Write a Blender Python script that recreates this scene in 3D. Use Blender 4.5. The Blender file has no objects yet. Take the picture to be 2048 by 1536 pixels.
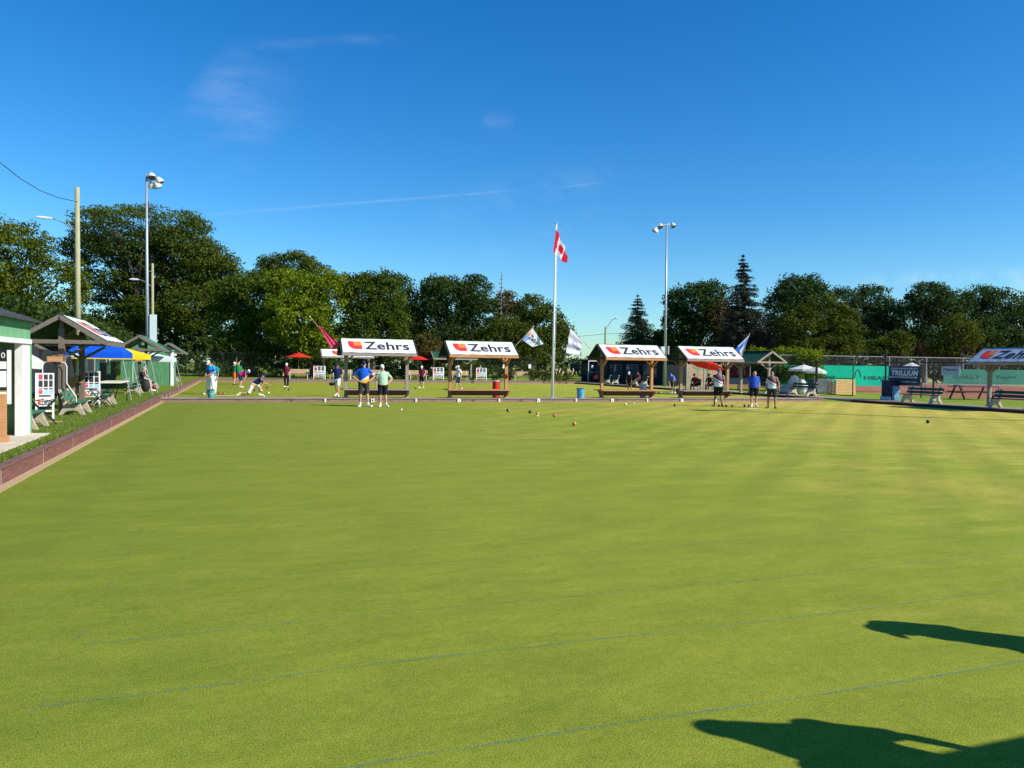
import bpy, math, random
import numpy as np
from mathutils import Vector, Matrix

# ------------------------------------------------------------------ camera
F = 1540.0
YAW, PITCH, ROLL = math.radians(19.6), math.radians(1.41), math.radians(0.8)
CAM = np.array([0.0, 0.0, 1.75])
FW = np.array([math.sin(YAW)*math.cos(PITCH), math.cos(YAW)*math.cos(PITCH), -math.sin(PITCH)])
_r = np.array([math.cos(YAW), -math.sin(YAW), 0.0]); _u = np.cross(_r, FW)
RT = math.cos(ROLL)*_r + math.sin(ROLL)*_u
UP = math.cos(ROLL)*_u - math.sin(ROLL)*_r
scene = bpy.context.scene
col = scene.collection
cd = bpy.data.cameras.new('camera'); cam = bpy.data.objects.new('camera', cd); col.objects.link(cam)
cd.sensor_width = 36; cd.lens = F/2048*36; cd.clip_start = .1; cd.clip_end = 3000
m3 = Matrix((RT, UP, -FW)).transposed()
cam.matrix_world = Matrix.Translation(CAM) @ m3.to_4x4()
scene.camera = cam
scene.render.resolution_x = 1024; scene.render.resolution_y = 768

# surveyor's helpers: where a photographed point lies on the ground / on a plane / at a distance
def ray(x, y): return FW + RT*(x-1024)/F - UP*(y-768)/F
def G(x, y, z=0.0):
    d = ray(x, y); return CAM + d*((z-CAM[2])/d[2])
def PY(x, y, Y):
    d = ray(x, y); return CAM + d*(Y/d[1])
def PX(x, y, X):
    d = ray(x, y); return CAM + d*(X/d[0])
def PD(x, y, D): return CAM + ray(x, y)*D

# ------------------------------------------------------------------ light
SUN_EL = math.radians(35.0)
SH = np.array([-.755, .656])                       # way the shadows fall on the ground
S = Vector((-SH[0]*math.cos(SUN_EL), -SH[1]*math.cos(SUN_EL), math.sin(SUN_EL)))
ld = bpy.data.lights.new('sun', 'SUN'); ld.energy = 4.8; ld.angle = math.radians(.5); ld.color = (1, .95, .86)
sun = bpy.data.objects.new('sun', ld); col.objects.link(sun)
sun.rotation_euler = S.to_track_quat('Z', 'Y').to_euler()
w = bpy.data.worlds.new('World'); scene.world = w; w.use_nodes = True
nt = w.node_tree; nt.nodes.clear()
def nn(t, ty, **kw):
    n = t.nodes.new(ty)
    for k, v in kw.items():
        if k in n.inputs.keys() if isinstance(k, str) and not hasattr(n, k) else False: n.inputs[k].default_value = v
        else: setattr(n, k, v)
    return n
sky = nn(nt, 'ShaderNodeTexSky', sky_type='NISHITA', sun_disc=False, sun_elevation=SUN_EL,
         sun_rotation=math.atan2(S.x, S.y), altitude=0, air_density=1.0, dust_density=.25, ozone_density=3.0)
hs = nn(nt, 'ShaderNodeHueSaturation'); hs.inputs['Saturation'].default_value = 1.39; hs.inputs['Value'].default_value = 1.0
hs.inputs['Hue'].default_value = .5
bg = nn(nt, 'ShaderNodeBackground'); bg.inputs['Strength'].default_value = .1
wo = nn(nt, 'ShaderNodeOutputWorld')
tc = nn(nt, 'ShaderNodeTexCoord')
# thin cirrus: wispy streaks in a few directions of the sky
def M(t, op, a, b=None, c=None, clamp=False):
    n = t.nodes.new('ShaderNodeMath'); n.operation = op; n.use_clamp = clamp
    for i, v in enumerate((a, b, c)):
        if v is None: continue
        if isinstance(v, (int, float)): n.inputs[i].default_value = v
        else: t.links.new(v, n.inputs[i])
    return n.outputs[0]
def VM(t, op, a, b=None):
    n = t.nodes.new('ShaderNodeVectorMath'); n.operation = op
    for i, v in enumerate((a, b)):
        if v is None: continue
        if isinstance(v, (tuple, list)): n.inputs[i].default_value = v
        else: t.links.new(v, n.inputs[i])
    return n.outputs['Value' if op == 'DOT_PRODUCT' else 'Vector']
dirn = VM(nt, 'NORMALIZE', tc.outputs['Generated'])
def streak(a, b, wid, soft_ends=.25):
    """a soft line in the sky between two directions"""
    a = Vector(a).normalized(); b = Vector(b).normalized(); n = a.cross(b).normalized()
    mid = (a+b).normalized(); ax = (b-a).normalized(); half = (b-a).length/2
    off = VM(nt, 'DOT_PRODUCT', dirn, tuple(n)); lng = VM(nt, 'DOT_PRODUCT', dirn, tuple(ax))
    q = M(nt, 'DIVIDE', off, wid); g = M(nt, 'POWER', 2.718, M(nt, 'MULTIPLY', M(nt, 'MULTIPLY', q, q), -1.0))
    e = M(nt, 'SUBTRACT', 1.0, M(nt, 'POWER', M(nt, 'ABSOLUTE', M(nt, 'DIVIDE', lng, half)), 3.0), clamp=True)
    f = M(nt, 'GREATER_THAN', VM(nt, 'DOT_PRODUCT', dirn, tuple(mid)), 0.3)
    return M(nt, 'MULTIPLY', M(nt, 'MULTIPLY', g, e), f)
mp = nn(nt, 'ShaderNodeMapping'); nt.links.new(dirn, mp.inputs[0]); mp.inputs['Rotation'].default_value = (.5, .7, .9); mp.inputs['Scale'].default_value = (3, 22, 9)
ns = nn(nt, 'ShaderNodeTexNoise'); ns.inputs['Scale'].default_value = 1.6; ns.inputs['Detail'].default_value = 10; ns.inputs['Roughness'].default_value = .7
nt.links.new(mp.outputs[0], ns.inputs['Vector'])
nz = M(nt, 'MULTIPLY', M(nt, 'SUBTRACT', ns.outputs[0], .44, clamp=True), 4.0, clamp=True)
parts = [(streak(ray(390, 150), ray(560, 290), .05), .26), (streak(ray(430, 190), ray(500, 100), .02), .12), (streak(ray(480, 92), ray(850, 72), .005), .19),
         (streak(ray(960, 240), ray(1030, 244), .008), .2), (streak(ray(970, 272), ray(1060, 270), .004), .12),
         (streak(ray(330, 436), ray(1070, 378), .0016), .3), (streak(ray(1100, 378), ray(1210, 364), .001), .2),
         (streak(ray(860, 420), ray(1240, 340), .02), .13), (streak(ray(930, 530), ray(1260, 400), .010), .16), (streak(ray(2010, 590), ray(2300, 585), .02), 1.0), (streak(ray(1650, 565), ray(2250, 540), .008), .4)]
tot = None
for s_, k_ in parts:
    v_ = M(nt, 'MULTIPLY', M(nt, 'MULTIPLY', s_, k_), nz if k_ not in (.3, .2) else M(nt, 'ADD', M(nt, 'MULTIPLY', nz, .6), .4)); tot = v_ if tot is None else M(nt, 'ADD', tot, v_)
tot = M(nt, 'MULTIPLY', M(nt, 'MINIMUM', tot, 1.0), .42)
mx = nn(nt, 'ShaderNodeMixRGB'); nt.links.new(tot, mx.inputs[0]); mx.inputs[2].default_value = (7.2, 8.0, 9.0, 1)
gm = nn(nt, 'ShaderNodeMixRGB', blend_type='MULTIPLY'); gm.inputs[0].default_value = 1; gm.inputs[2].default_value = (.71, 1.0, 1.15, 1)
nt.links.new(sky.outputs[0], hs.inputs['Color']); nt.links.new(hs.outputs[0], gm.inputs[1]); nt.links.new(gm.outputs[0], mx.inputs[1]); nt.links.new(mx.outputs[0], bg.inputs[0]); nt.links.new(bg.outputs[0], wo.inputs[0])
vs = scene.view_settings; vs.view_transform = 'Standard'; vs.look = 'None'; vs.exposure = 0.52; vs.gamma = 1

# ------------------------------------------------------------------ materials
MATS = {}
def base(name):
    m = bpy.data.materials.new(name); m.use_nodes = True; t = m.node_tree
    return m, t, t.nodes['Principled BSDF']
def noise(t, vec, scale, detail=3, rough=.5):
    n = t.nodes.new('ShaderNodeTexNoise'); n.inputs['Scale'].default_value = scale; n.inputs['Detail'].default_value = detail; n.inputs['Roughness'].default_value = rough
    t.links.new(vec, n.inputs['Vector']); return n.outputs[0]
def mapv(t, vec, sc):
    n = t.nodes.new('ShaderNodeMapping'); n.inputs['Scale'].default_value = sc; t.links.new(vec, n.inputs[0]); return n.outputs[0]
def mixc(t, f, a, b, mode='MIX'):
    n = t.nodes.new('ShaderNodeMixRGB'); n.blend_type = mode
    for i, v in enumerate((f, a, b)):
        if isinstance(v, tuple): n.inputs[i].default_value = (*v[:3], 1)
        elif isinstance(v, (int, float)): n.inputs[i].default_value = v
        else: t.links.new(v, n.inputs[i])
    return n.outputs[0]
def ramp(t, f, stops, interp='LINEAR'):
    n = t.nodes.new('ShaderNodeValToRGB'); n.color_ramp.interpolation = interp; e = n.color_ramp.elements
    while len(e) > 1: e.remove(e[-1])
    e[0].position = stops[0][0]; e[0].color = (*stops[0][1], 1)
    for p, c in stops[1:]:
        k = e.new(p); k.color = (*c, 1)
    t.links.new(f, n.inputs[0]); return n.outputs[0]
def bump(t, bs, h, st, dist=.01):
    n = t.nodes.new('ShaderNodeBump'); n.inputs['Strength'].default_value = st; n.inputs['Distance'].default_value = dist
    t.links.new(h, n.inputs['Height']); t.links.new(n.outputs[0], bs.inputs['Normal'])
def coord(t, k='Object'): return t.nodes.new('ShaderNodeTexCoord').outputs[k]
def rcoord(t):
    oi = t.nodes.new('ShaderNodeObjectInfo'); return VM(t, 'ADD', coord(t), VM(t, 'MULTIPLY', VM(t, 'ADD', (0, 0, 0), oi.outputs['Random']), (37.0, 19.0, 23.0)))
def mat(name, c, rough=.7, var=.18, scale=6, metal=0, stretch=(1, 1, 1), bmp=.15, spec=.3):
    """painted / plain material with mottling and a little wear"""
    if name in MATS: return MATS[name]
    m, t, b = base(name); v = mapv(t, rcoord(t), stretch)
    n1 = noise(t, v, scale, 5, .6); n2 = noise(t, v, scale*7, 3)
    lo = tuple(x*(1-var*1.6) for x in c); hi = tuple(min(1, x*(1+var)) for x in c)
    cc = ramp(t, M(t, 'ADD', M(t, 'MULTIPLY', n1, .7), M(t, 'MULTIPLY', n2, .3)), [(.3, lo), (.7, hi)])
    t.links.new(cc, b.inputs['Base Color']); b.inputs['Roughness'].default_value = rough; b.inputs['Metallic'].default_value = metal
    b.inputs['Specular IOR Level'].default_value = spec
    if bmp: bump(t, b, n2, bmp, .004)
    MATS[name] = m; return m
def wood(name, a, b_, axis='X', rough=.8):
    if name in MATS: return MATS[name]
    m, t, b = base(name); o = rcoord(t)
    sc = {'X': (1.2, 14, 14), 'Y': (14, 1.2, 14), 'Z': (14, 14, 1.2)}[axis]
    n1 = noise(t, mapv(t, o, sc), 2.2, 6, .65); n2 = noise(t, o, 1.7, 2)
    c = ramp(t, n1, [(.3, a), (.7, b_)]); c = mixc(t, M(t, 'MULTIPLY', n2, .5), c, tuple(x*.62 for x in a))
    t.links.new(c, b.inputs['Base Color']); b.inputs['Roughness'].default_value = rough; b.inputs['Specular IOR Level'].default_value = .2
    bump(t, b, n1, .4, .004); MATS[name] = m; return m
def cloth(name, c, var=.08, trans=0):
    if name in MATS: return MATS[name]
    m, t, b = base(name); n1 = noise(t, coord(t), 9, 3)
    cc = ramp(t, n1, [(.3, tuple(x*(1-var*2) for x in c)), (.7, tuple(min(1, x*(1+var)) for x in c))])
    t.links.new(cc, b.inputs['Base Color']); b.inputs['Roughness'].default_value = .85; b.inputs['Specular IOR Level'].default_value = .15
    bump(t, b, n1, .25, .01)
    if trans:
        tr = t.nodes.new('ShaderNodeBsdfTranslucent'); t.links.new(cc, tr.inputs[0]); mxs = t.nodes.new('ShaderNodeMixShader'); mxs.inputs[0].default_value = trans
        o = t.nodes['Material Output']; t.links.new(b.outputs[0], mxs.inputs[1]); t.links.new(tr.outputs[0], mxs.inputs[2]); t.links.new(mxs.outputs[0], o.inputs[0])
    MATS[name] = m; return m
def banded(name, stops, kx=0.0, ky=0.0, z0=0.0, rng=1.0):
    """cloth with slanted colour bands: the band value is (z + kx*x + ky*y - z0)/rng"""
    m, t, b = base(name); sp = t.nodes.new('ShaderNodeSeparateXYZ'); t.links.new(coord(t), sp.inputs[0])
    v = M(t, 'ADD', sp.outputs[2], M(t, 'MULTIPLY', sp.outputs[0], kx)); v = M(t, 'ADD', v, M(t, 'MULTIPLY', sp.outputs[1], ky))
    v = M(t, 'DIVIDE', M(t, 'SUBTRACT', v, z0), rng)
    t.links.new(ramp(t, v, stops, 'CONSTANT'), b.inputs['Base Color']); b.inputs['Roughness'].default_value = .85; b.inputs['Specular IOR Level'].default_value = .15
    bump(t, b, noise(t, coord(t), 12, 3), .3, .01); return m
def leafmat(name, a, b_, c_, trans=.33):
    """foliage: each leaf has its own tone (face attribute)"""
    if name in MATS: return MATS[name]
    m, t, b = base(name); at = t.nodes.new('ShaderNodeAttribute'); at.attribute_name = 'tone'
    c = ramp(t, at.outputs['Fac'], [(0, a), (.55, b_), (1, c_)])
    t.links.new(c, b.inputs['Base Color']); b.inputs['Roughness'].default_value = .6; b.inputs['Specular IOR Level'].default_value = .12
    tr = t.nodes.new('ShaderNodeBsdfTranslucent'); t.links.new(mixc(t, 1, c, (1.0, 1.1, .5), 'MULTIPLY'), tr.inputs[0])
    mxs = t.nodes.new('ShaderNodeMixShader'); mxs.inputs[0].default_value = trans
    o = t.nodes['Material Output']; t.links.new(b.outputs[0], mxs.inputs[1]); t.links.new(tr.outputs[0], mxs.inputs[2]); t.links.new(mxs.outputs[0], o.inputs[0])
    MATS[name] = m; return m

def turf(name, greens, browns, brown_at, scale_fine, stripes=False, rough_patch=1.0):
    m, t, b = base(name); g = t.nodes.new('ShaderNodeNewGeometry'); pos = g.outputs['Position']
    sp = t.nodes.new('ShaderNodeSeparateXYZ'); t.links.new(pos, sp.inputs[0]); X, Y = sp.outputs[0], sp.outputs[1]
    big = noise(t, mapv(t, pos, (1, .8, 1)), .22, 3, .6); mid = noise(t, mapv(t, pos, (.7, 1.4, 1)), 1.3, 6, .66)
    mid2 = noise(t, mapv(t, pos, (1, 1.3, 1)), 6.5, 4, .6); fine = noise(t, pos, scale_fine, 3, .75); tiny = noise(t, pos, scale_fine*2.5, 2, .6); clump = noise(t, pos, 21, 3, .6); spk = noise(t, pos, 13, 5, .75)
    br = M(t, 'ADD', M(t, 'MULTIPLY', big, .9), M(t, 'MULTIPLY', mid, .7))
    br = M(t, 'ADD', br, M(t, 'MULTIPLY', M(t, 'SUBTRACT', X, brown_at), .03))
    br = M(t, 'MULTIPLY', M(t, 'SUBTRACT', br, .56), 1.25, clamp=True)
    c = mixc(t, br, greens[0], browns)
    f2 = M(t, 'MULTIPLY', M(t, 'SUBTRACT', mid2, .38), 2.0*rough_patch, clamp=True)
    c = mixc(t, M(t, 'MULTIPLY', f2, .34), c, greens[1])
    c = mixc(t, 1, c, ramp(t, clump, [(.32, (.88, .9, .86)), (.68, (1.1, 1.08, 1.08))]), 'MULTIPLY')
    c = mixc(t, M(t, 'MULTIPLY', M(t, 'SUBTRACT', spk, .64, clamp=True), 6.0, clamp=True), c, tuple(x*.55 for x in browns))
    sun_side_tint = ramp(t, M(t, 'DIVIDE', M(t, 'ADD', X, 2.5), 32), [(0, (1.06, .98, .86)), (.16, (1.32, 1.14, 1.0)), (.4, (1.44, 1.28, 1.05)), (1, (1.52, 1.38, 1.1))]); c = mixc(t, 1, c, sun_side_tint, 'MULTIPLY')  # turf yellower to the right; its sunlit brightening is put into the colour too
    if stripes:
        mw = M(t, 'MULTIPLY', M(t, 'SINE', M(t, 'ADD', M(t, 'MULTIPLY', M(t, 'SUBTRACT', X, Y), 3.9), M(t, 'MULTIPLY', big, 1.2))), 2.2); mw = M(t, 'MAXIMUM', M(t, 'MINIMUM', mw, 1.0), -1.0); on = M(t, 'MULTIPLY', M(t, 'SUBTRACT', X, 4), .14, clamp=True)
        k = M(t, 'ADD', 1.0, M(t, 'MULTIPLY', M(t, 'MULTIPLY', mw, on), .055))
        # wheel-mark bands along the left edge
        e = M(t, 'SUBTRACT', X, -1.75); e = M(t, 'POWER', 2.718, M(t, 'MULTIPLY', M(t, 'MULTIPLY', e, e), -9.0)); k = M(t, 'SUBTRACT', k, M(t, 'MULTIPLY', e, .06))
        cc = t.nodes.new('ShaderNodeVectorMath'); cc.operation = 'SCALE'; t.links.new(c, cc.inputs[0]); t.links.new(k, cc.inputs['Scale']); c = cc.outputs[0]
    fl = ramp(t, fine, [(.32, (.36, .40, .28)), (.5, (.95, .95, .95)), (.68, (1.75, 1.68, 1.6))]); c = mixc(t, 1, c, fl, 'MULTIPLY')
    fl2 = ramp(t, tiny, [(.3, (.42, .46, .36)), (.68, (1.6, 1.55, 1.45))]); c = mixc(t, 1, c, fl2, 'MULTIPLY')
    md = ramp(t, mid, [(.3, (.84, .87, .81)), (.7, (1.12, 1.1, 1.09))]); c = mixc(t, 1, c, md, 'MULTIPLY'); c = mixc(t, 1, c, ramp(t, noise(t, mapv(t, pos, (.55, 2.2, 1)), 3.2, 5, .7), [(.34, (.93, .94, .92)), (.66, (1.06, 1.05, 1.05))]), 'MULTIPLY')
    t.links.new(c, b.inputs['Base Color']); b.inputs['Roughness'].default_value = .9; b.inputs['Specular IOR Level'].default_value = .08
    h = M(t, 'ADD', M(t, 'MULTIPLY', fine, .7), M(t, 'MULTIPLY', tiny, .4)); bump(t, b, h, .14, .004)
    return m

# ------------------------------------------------------------------ mesh helpers
class MB:
    def __init__(s): s.v = []; s.f = []; s.m = []
    def add(s, vs_, fs, mi=0):
        n = len(s.v); s.v += [tuple(map(float, v)) for v in vs_]; s.f += [tuple(n+i for i in f) for f in fs]; s.m += [mi]*len(fs); return s
    def box(s, x0, x1, y0, y1, z0, z1, mi=0):
        return s.add([(x0, y0, z0), (x1, y0, z0), (x1, y1, z0), (x0, y1, z0), (x0, y0, z1), (x1, y0, z1), (x1, y1, z1), (x0, y1, z1)],
                     [(3, 2, 1, 0), (4, 5, 6, 7), (0, 1, 5, 4), (1, 2, 6, 5), (2, 3, 7, 6), (3, 0, 4, 7)], mi)
    def bar(s, p0, p1, w_, h_, mi=0, side=None):
        p0 = Vector(p0); p1 = Vector(p1); d = (p1-p0).normalized()
        sd = Vector(side) if side else d.cross(Vector((0, 0, 1)))
        if sd.length < 1e-4: sd = Vector((1, 0, 0))
        sd = (sd - d*sd.dot(d)).normalized(); u = sd.cross(d).normalized(); q = []
        for p in (p0, p1):
            for a, b in ((-1, -1), (1, -1), (1, 1), (-1, 1)): q.append(p+sd*a*w_/2+u*b*h_/2)
        return s.add(q, [(0, 1, 2, 3), (7, 6, 5, 4), (0, 4, 5, 1), (1, 5, 6, 2), (2, 6, 7, 3), (3, 7, 4, 0)], mi)
    def tube(s, pts, rad, n=8, mi=0, cap=True, S_=None, R2=None):
        pts = [Vector(p) for p in pts]; rad = rad if isinstance(rad, (list, tuple)) else [rad]*len(pts); q = []; N = len(pts)
        ref = None
        for i, p in enumerate(pts):
            d = (pts[min(i+1, N-1)]-pts[max(i-1, 0)]).normalized()
            if S_ is not None: a = Vector(S_); a = (a-d*a.dot(d)).normalized()
            else:
                if ref is None: ref = d.orthogonal().normalized()
                a = (ref-d*ref.dot(d)).normalized(); ref = a
            b = d.cross(a).normalized(); r2 = R2[i] if R2 else rad[i]
            for k in range(n):
                t_ = 2*math.pi*k/n; q.append(p+a*math.cos(t_)*rad[i]+b*math.sin(t_)*r2)
        fs = [(i*n+k, i*n+(k+1) % n, (i+1)*n+(k+1) % n, (i+1)*n+k) for i in range(N-1) for k in range(n)]
        if cap: fs += [tuple(range(n-1, -1, -1)), tuple((N-1)*n+k for k in range(n))]
        return s.add(q, fs, mi)
    def ball(s, c, r, n=12, m_=8, mi=0):
        r = r if isinstance(r, (tuple, list)) else (r, r, r); q = [(c[0], c[1], c[2]-r[2])]; 
        for i in range(1, m_):
            a = -math.pi/2+math.pi*i/m_
            for k in range(n): b = 2*math.pi*k/n; q.append((c[0]+r[0]*math.cos(a)*math.cos(b), c[1]+r[1]*math.cos(a)*math.sin(b), c[2]+r[2]*math.sin(a)))
        q.append((c[0], c[1], c[2]+r[2])); L = len(q)-1; fs = [(0, 1+(k+1) % n, 1+k) for k in range(n)]
        fs += [(1+i*n+k, 1+i*n+(k+1) % n, 1+(i+1)*n+(k+1) % n, 1+(i+1)*n+k) for i in range(m_-2) for k in range(n)]
        fs += [(1+(m_-2)*n+k, 1+(m_-2)*n+(k+1) % n, L) for k in range(n)]
        return s.add(q, fs, mi)
    def extr(s, poly, fn, a, b, mi=0):
        """poly: list of (u,v); fn(u,v,t) gives the 3D point"""
        n = len(poly); q = [fn(u, v, a) for u, v in poly]+[fn(u, v, b) for u, v in poly]
        return s.add(q, [tuple(range(n-1, -1, -1)), tuple(range(n, 2*n))]+[(i, (i+1) % n, n+(i+1) % n, n+i) for i in range(n)], mi)
    def text(s, st, fn, x0, y0, w_, h_, mi=0, bold=.02):
        """lettering fitted into the box x0,y0,w,h of the surface fn(u,v)"""
        vs_, fs = textgeo(st, bold)
        return s.add([fn(x0+a*w_, y0+b*h_) for a, b in vs_], fs, mi)
    def build(s, name, mats, parent=None, smooth=False, loc=None, bevel=0):
        me = bpy.data.meshes.new(name); me.from_pydata(s.v, [], s.f); me.update()
        mats = mats if isinstance(mats, (list, tuple)) else [mats]
        for m in mats: me.materials.append(m)
        if len(mats) > 1: me.polygons.foreach_set('material_index', s.m)
        if smooth: me.polygons.foreach_set('use_smooth', [True]*len(me.polygons))
        o = bpy.data.objects.new(name, me); col.objects.link(o)
        if parent: o.parent = parent
        if loc is not None: o.location = loc
        if bevel:
            md = o.modifiers.new('bevel', 'BEVEL'); md.width = bevel; md.segments = 2; md.limit_method = 'ANGLE'
        return o
_tg = {}
def textgeo(st, bold):
    if (st, bold) in _tg: return _tg[(st, bold)]
    cu = bpy.data.curves.new('t', 'FONT'); cu.body = st; cu.offset = bold; cu.resolution_u = 3; cu.fill_mode = 'FRONT'; cu.space_character = 1+bold*1.5
    o = bpy.data.objects.new('t', cu); col.objects.link(o); dg = bpy.context.evaluated_depsgraph_get()
    me = bpy.data.meshes.new_from_object(o.evaluated_get(dg)); v = np.array([p.co[:2] for p in me.vertices])
    lo = v.min(0); hi = v.max(0); v = (v-lo)/(hi-lo); fs = [tuple(p.vertices) for p in me.polygons]
    bpy.data.objects.remove(o); bpy.data.curves.remove(cu); bpy.data.meshes.remove(me)
    _tg[(st, bold)] = (v.tolist(), fs); return _tg[(st, bold)]
def tag(o, label=None, cat=None, group=None, kind=None):
    if label: o['label'] = label
    if cat: o['category'] = cat
    if group: o['group'] = group
    if kind: o['kind'] = kind
    return o
def empty(name, loc, rz=0.0, label=None, cat=None, group=None):
    o = bpy.data.objects.new(name, None); col.objects.link(o); o.location = loc; o.rotation_euler = (0, 0, rz); o.empty_display_size = .1
    return tag(o, label, cat, group)
def dup(o, loc=None, rz=None, label=None, group=None, parent=None, scale=None):
    c = o.copy(); col.objects.link(c)
    if parent: c.parent = parent
    if loc is not None: c.location = loc
    if rz is not None: c.rotation_euler = (0, 0, rz)
    if scale is not None: c.scale = scale
    if label: c['label'] = label
    if group: c['group'] = group
    for ch in list(o.children): dup(ch, parent=c)
    return c
def struct(mb, name, m, **k): return tag(mb.build(name, m, **k), kind='structure')

white = mat('white_paint', (.78, .78, .76), .6, .06, 4); offwhite = mat('weathered_white', (.7, .69, .66), .7, .16, 5, stretch=(1, 1, .2))
black = mat('black_metal', (.018, .02, .022), .45, .2, 5); galv = mat('galvanised_steel', (.42, .45, .47), .42, .12, 9, metal=.5)
W_grey = wood('grey_timber', (.25, .2, .165), (.42, .35, .29)); W_greyz = wood('grey_timber_upright', (.25, .2, .165), (.42, .35, .29), 'Z'); W_greyy = wood('grey_timber_along', (.27, .235, .2), (.46, .41, .36), 'Y')
W_gable_shade = wood('gable_shade_timber', (.02, .018, .015), (.05, .042, .035)); W_old = wood('old_grey_timber', (.12, .10, .08), (.25, .21, .17)); W_oldz = wood('old_grey_timber_upright', (.12, .095, .075), (.25, .2, .16), 'Z')
W_or = wood('orange_timber', (.42, .2, .08), (.6, .33, .15)); W_orz = wood('orange_timber_upright', (.40, .19, .075), (.58, .31, .14), 'Z')
W_tan = wood('tan_timber', (.45, .3, .17), (.64, .46, .28)); W_tanz = wood('tan_timber_upright', (.33, .2, .11), (.5, .33, .19), 'Z')
green_paint = mat('green_paint', (.13, .32, .17), .7, .2, 3, stretch=(1, 1, .3)); bench_green = mat('bench_green', (.05, .17, .10), .6, .22, 7)
roof_green = mat('roof_green_metal', (.022, .085, .05), .8, .15, 3, spec=.08); dark_green = mat('dark_green_paint', (.02, .07, .055), .5, .2, 6)
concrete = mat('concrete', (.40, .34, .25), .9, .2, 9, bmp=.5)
txt_dark = mat('lettering_dark', (.03, .03, .035), .6, .1); red = mat('logo_red', (.75, .035, .03), .6, .08); orange = mat('logo_orange', (.88, .22, .04), .6, .08); yellow = mat('logo_yellow', (.95, .6, .15), .6, .05)
# ================================================================== GROUND
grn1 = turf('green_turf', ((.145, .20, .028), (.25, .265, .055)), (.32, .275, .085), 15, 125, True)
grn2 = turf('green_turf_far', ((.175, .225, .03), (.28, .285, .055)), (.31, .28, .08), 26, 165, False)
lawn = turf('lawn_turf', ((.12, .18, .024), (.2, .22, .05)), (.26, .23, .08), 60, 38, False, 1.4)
def sheet(x0, x1, y0, y1, z, name, m, thick=.3):
    b = MB().box(x0, x1, y0, y1, z-thick, z); return struct(b, name, m)
soil = mat('soil', (.12, .1, .05), .95, .2, .5)
struct(MB().add([(-900, -900, -.34), (900, -900, -.34), (900, 1500, -.34), (-900, 1500, -.34)], [(0, 1, 2, 3)]), 'ground', soil)
XL, XR = -2.9, 31.3
DL, DR = 35.05, 33.75            # divider front line (left end, right end)
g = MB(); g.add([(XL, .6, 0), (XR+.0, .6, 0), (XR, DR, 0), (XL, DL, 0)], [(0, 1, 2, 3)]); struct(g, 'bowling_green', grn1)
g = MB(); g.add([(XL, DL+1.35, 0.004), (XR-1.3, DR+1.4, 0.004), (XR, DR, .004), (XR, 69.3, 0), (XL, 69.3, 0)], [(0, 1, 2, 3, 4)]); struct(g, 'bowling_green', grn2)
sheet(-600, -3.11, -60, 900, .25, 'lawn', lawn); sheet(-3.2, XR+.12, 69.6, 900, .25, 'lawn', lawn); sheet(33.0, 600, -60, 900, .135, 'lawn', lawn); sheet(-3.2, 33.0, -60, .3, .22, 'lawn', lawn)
path_m = mat('concrete_path', (.36, .28, .22), .9, .2, 2, bmp=.4)
sheet(XR+.12, 33.0, .3, 900, .14, 'path', path_m)
sand = mat('sand_ditch', (.44, .31, .17), .95, .15, 30, bmp=.6)
sheet(-3.05, XL, .6, 69.3, .012, 'sand_strip', sand)
def kerbmat(name, c, period, tick, axis):
    m, t, b = base(name); o = t.nodes.new('ShaderNodeNewGeometry').outputs['Position']; sp = t.nodes.new('ShaderNodeSeparateXYZ'); t.links.new(o, sp.inputs[0])
    ph = M(t, 'FRACT', M(t, 'DIVIDE', sp.outputs[axis], period)); n1 = noise(t, mapv(t, o, (1.0, 1.0, 9)), 3, 5, .6); n2 = noise(t, o, 28, 4, .7)
    cc = ramp(t, M(t, 'ADD', M(t, 'MULTIPLY', n1, .65), M(t, 'MULTIPLY', n2, .35)), [(.3, tuple(x*.52 for x in c)), (.7, tuple(x*1.45 for x in c))])
    cc = mixc(t, M(t, 'MULTIPLY', M(t, 'LESS_THAN', ph, tick[1]), tick[2]), cc, tick[0])
    t.links.new(cc, b.inputs['Base Color']); b.inputs['Roughness'].default_value = .8; bump(t, b, n2, .3, .004); return m
maroon = (.17, .066, .048)
kl = kerbmat('kerb_left_paint', maroon, 2.44, ((.45, .33, .3), .02, .6), 1); kf = kerbmat('kerb_far_left_paint', maroon, 1.9, ((.55, .42, .33), .16, .75), 1); kd = kerbmat('kerb_divider_paint', (.25, .145, .125), 3.6, ((.12, .07, .06), .012, .7), 0)
cap = kerbmat('kerb_cap', (.27, .2, .175), 3.6, ((.2, .15, .13), .01, .5), 0); capl = kerbmat('kerb_cap_left', (.17, .08, .07), 2.44, ((.1, .07, .06), .01, .5), 1)
struct(MB().box(-3.11, -3.045, .3, DL+.1, -.05, .235), 'kerb', kl); struct(MB().box(-3.15, -3.025, .3, DL+.1, .235, .265), 'kerb', capl)
struct(MB().box(-3.11, -3.045, DL+.1, 69.3, -.05, .225), 'kerb', kf); struct(MB().box(-3.2, -3.02, DL+1.3, 69.3, .225, .262), 'kerb', capl)
def slant(x0, x1, off0, off1, z0, z1):
    ya = DL+(DR-DL)*(x0-XL)/(XR-XL); yb = DL+(DR-DL)*(x1-XL)/(XR-XL)
    return MB().add([(x0, ya+off0, z0), (x1, yb+off0, z0), (x1, yb+off1, z0), (x0, ya+off1, z0), (x0, ya+off0, z1), (x1, yb+off0, z1), (x1, yb+off1, z1), (x0, ya+off1, z1)],
                    [(3, 2, 1, 0), (4, 5, 6, 7), (0, 1, 5, 4), (1, 2, 6, 5), (2, 3, 7, 6), (3, 0, 4, 7)])
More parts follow.
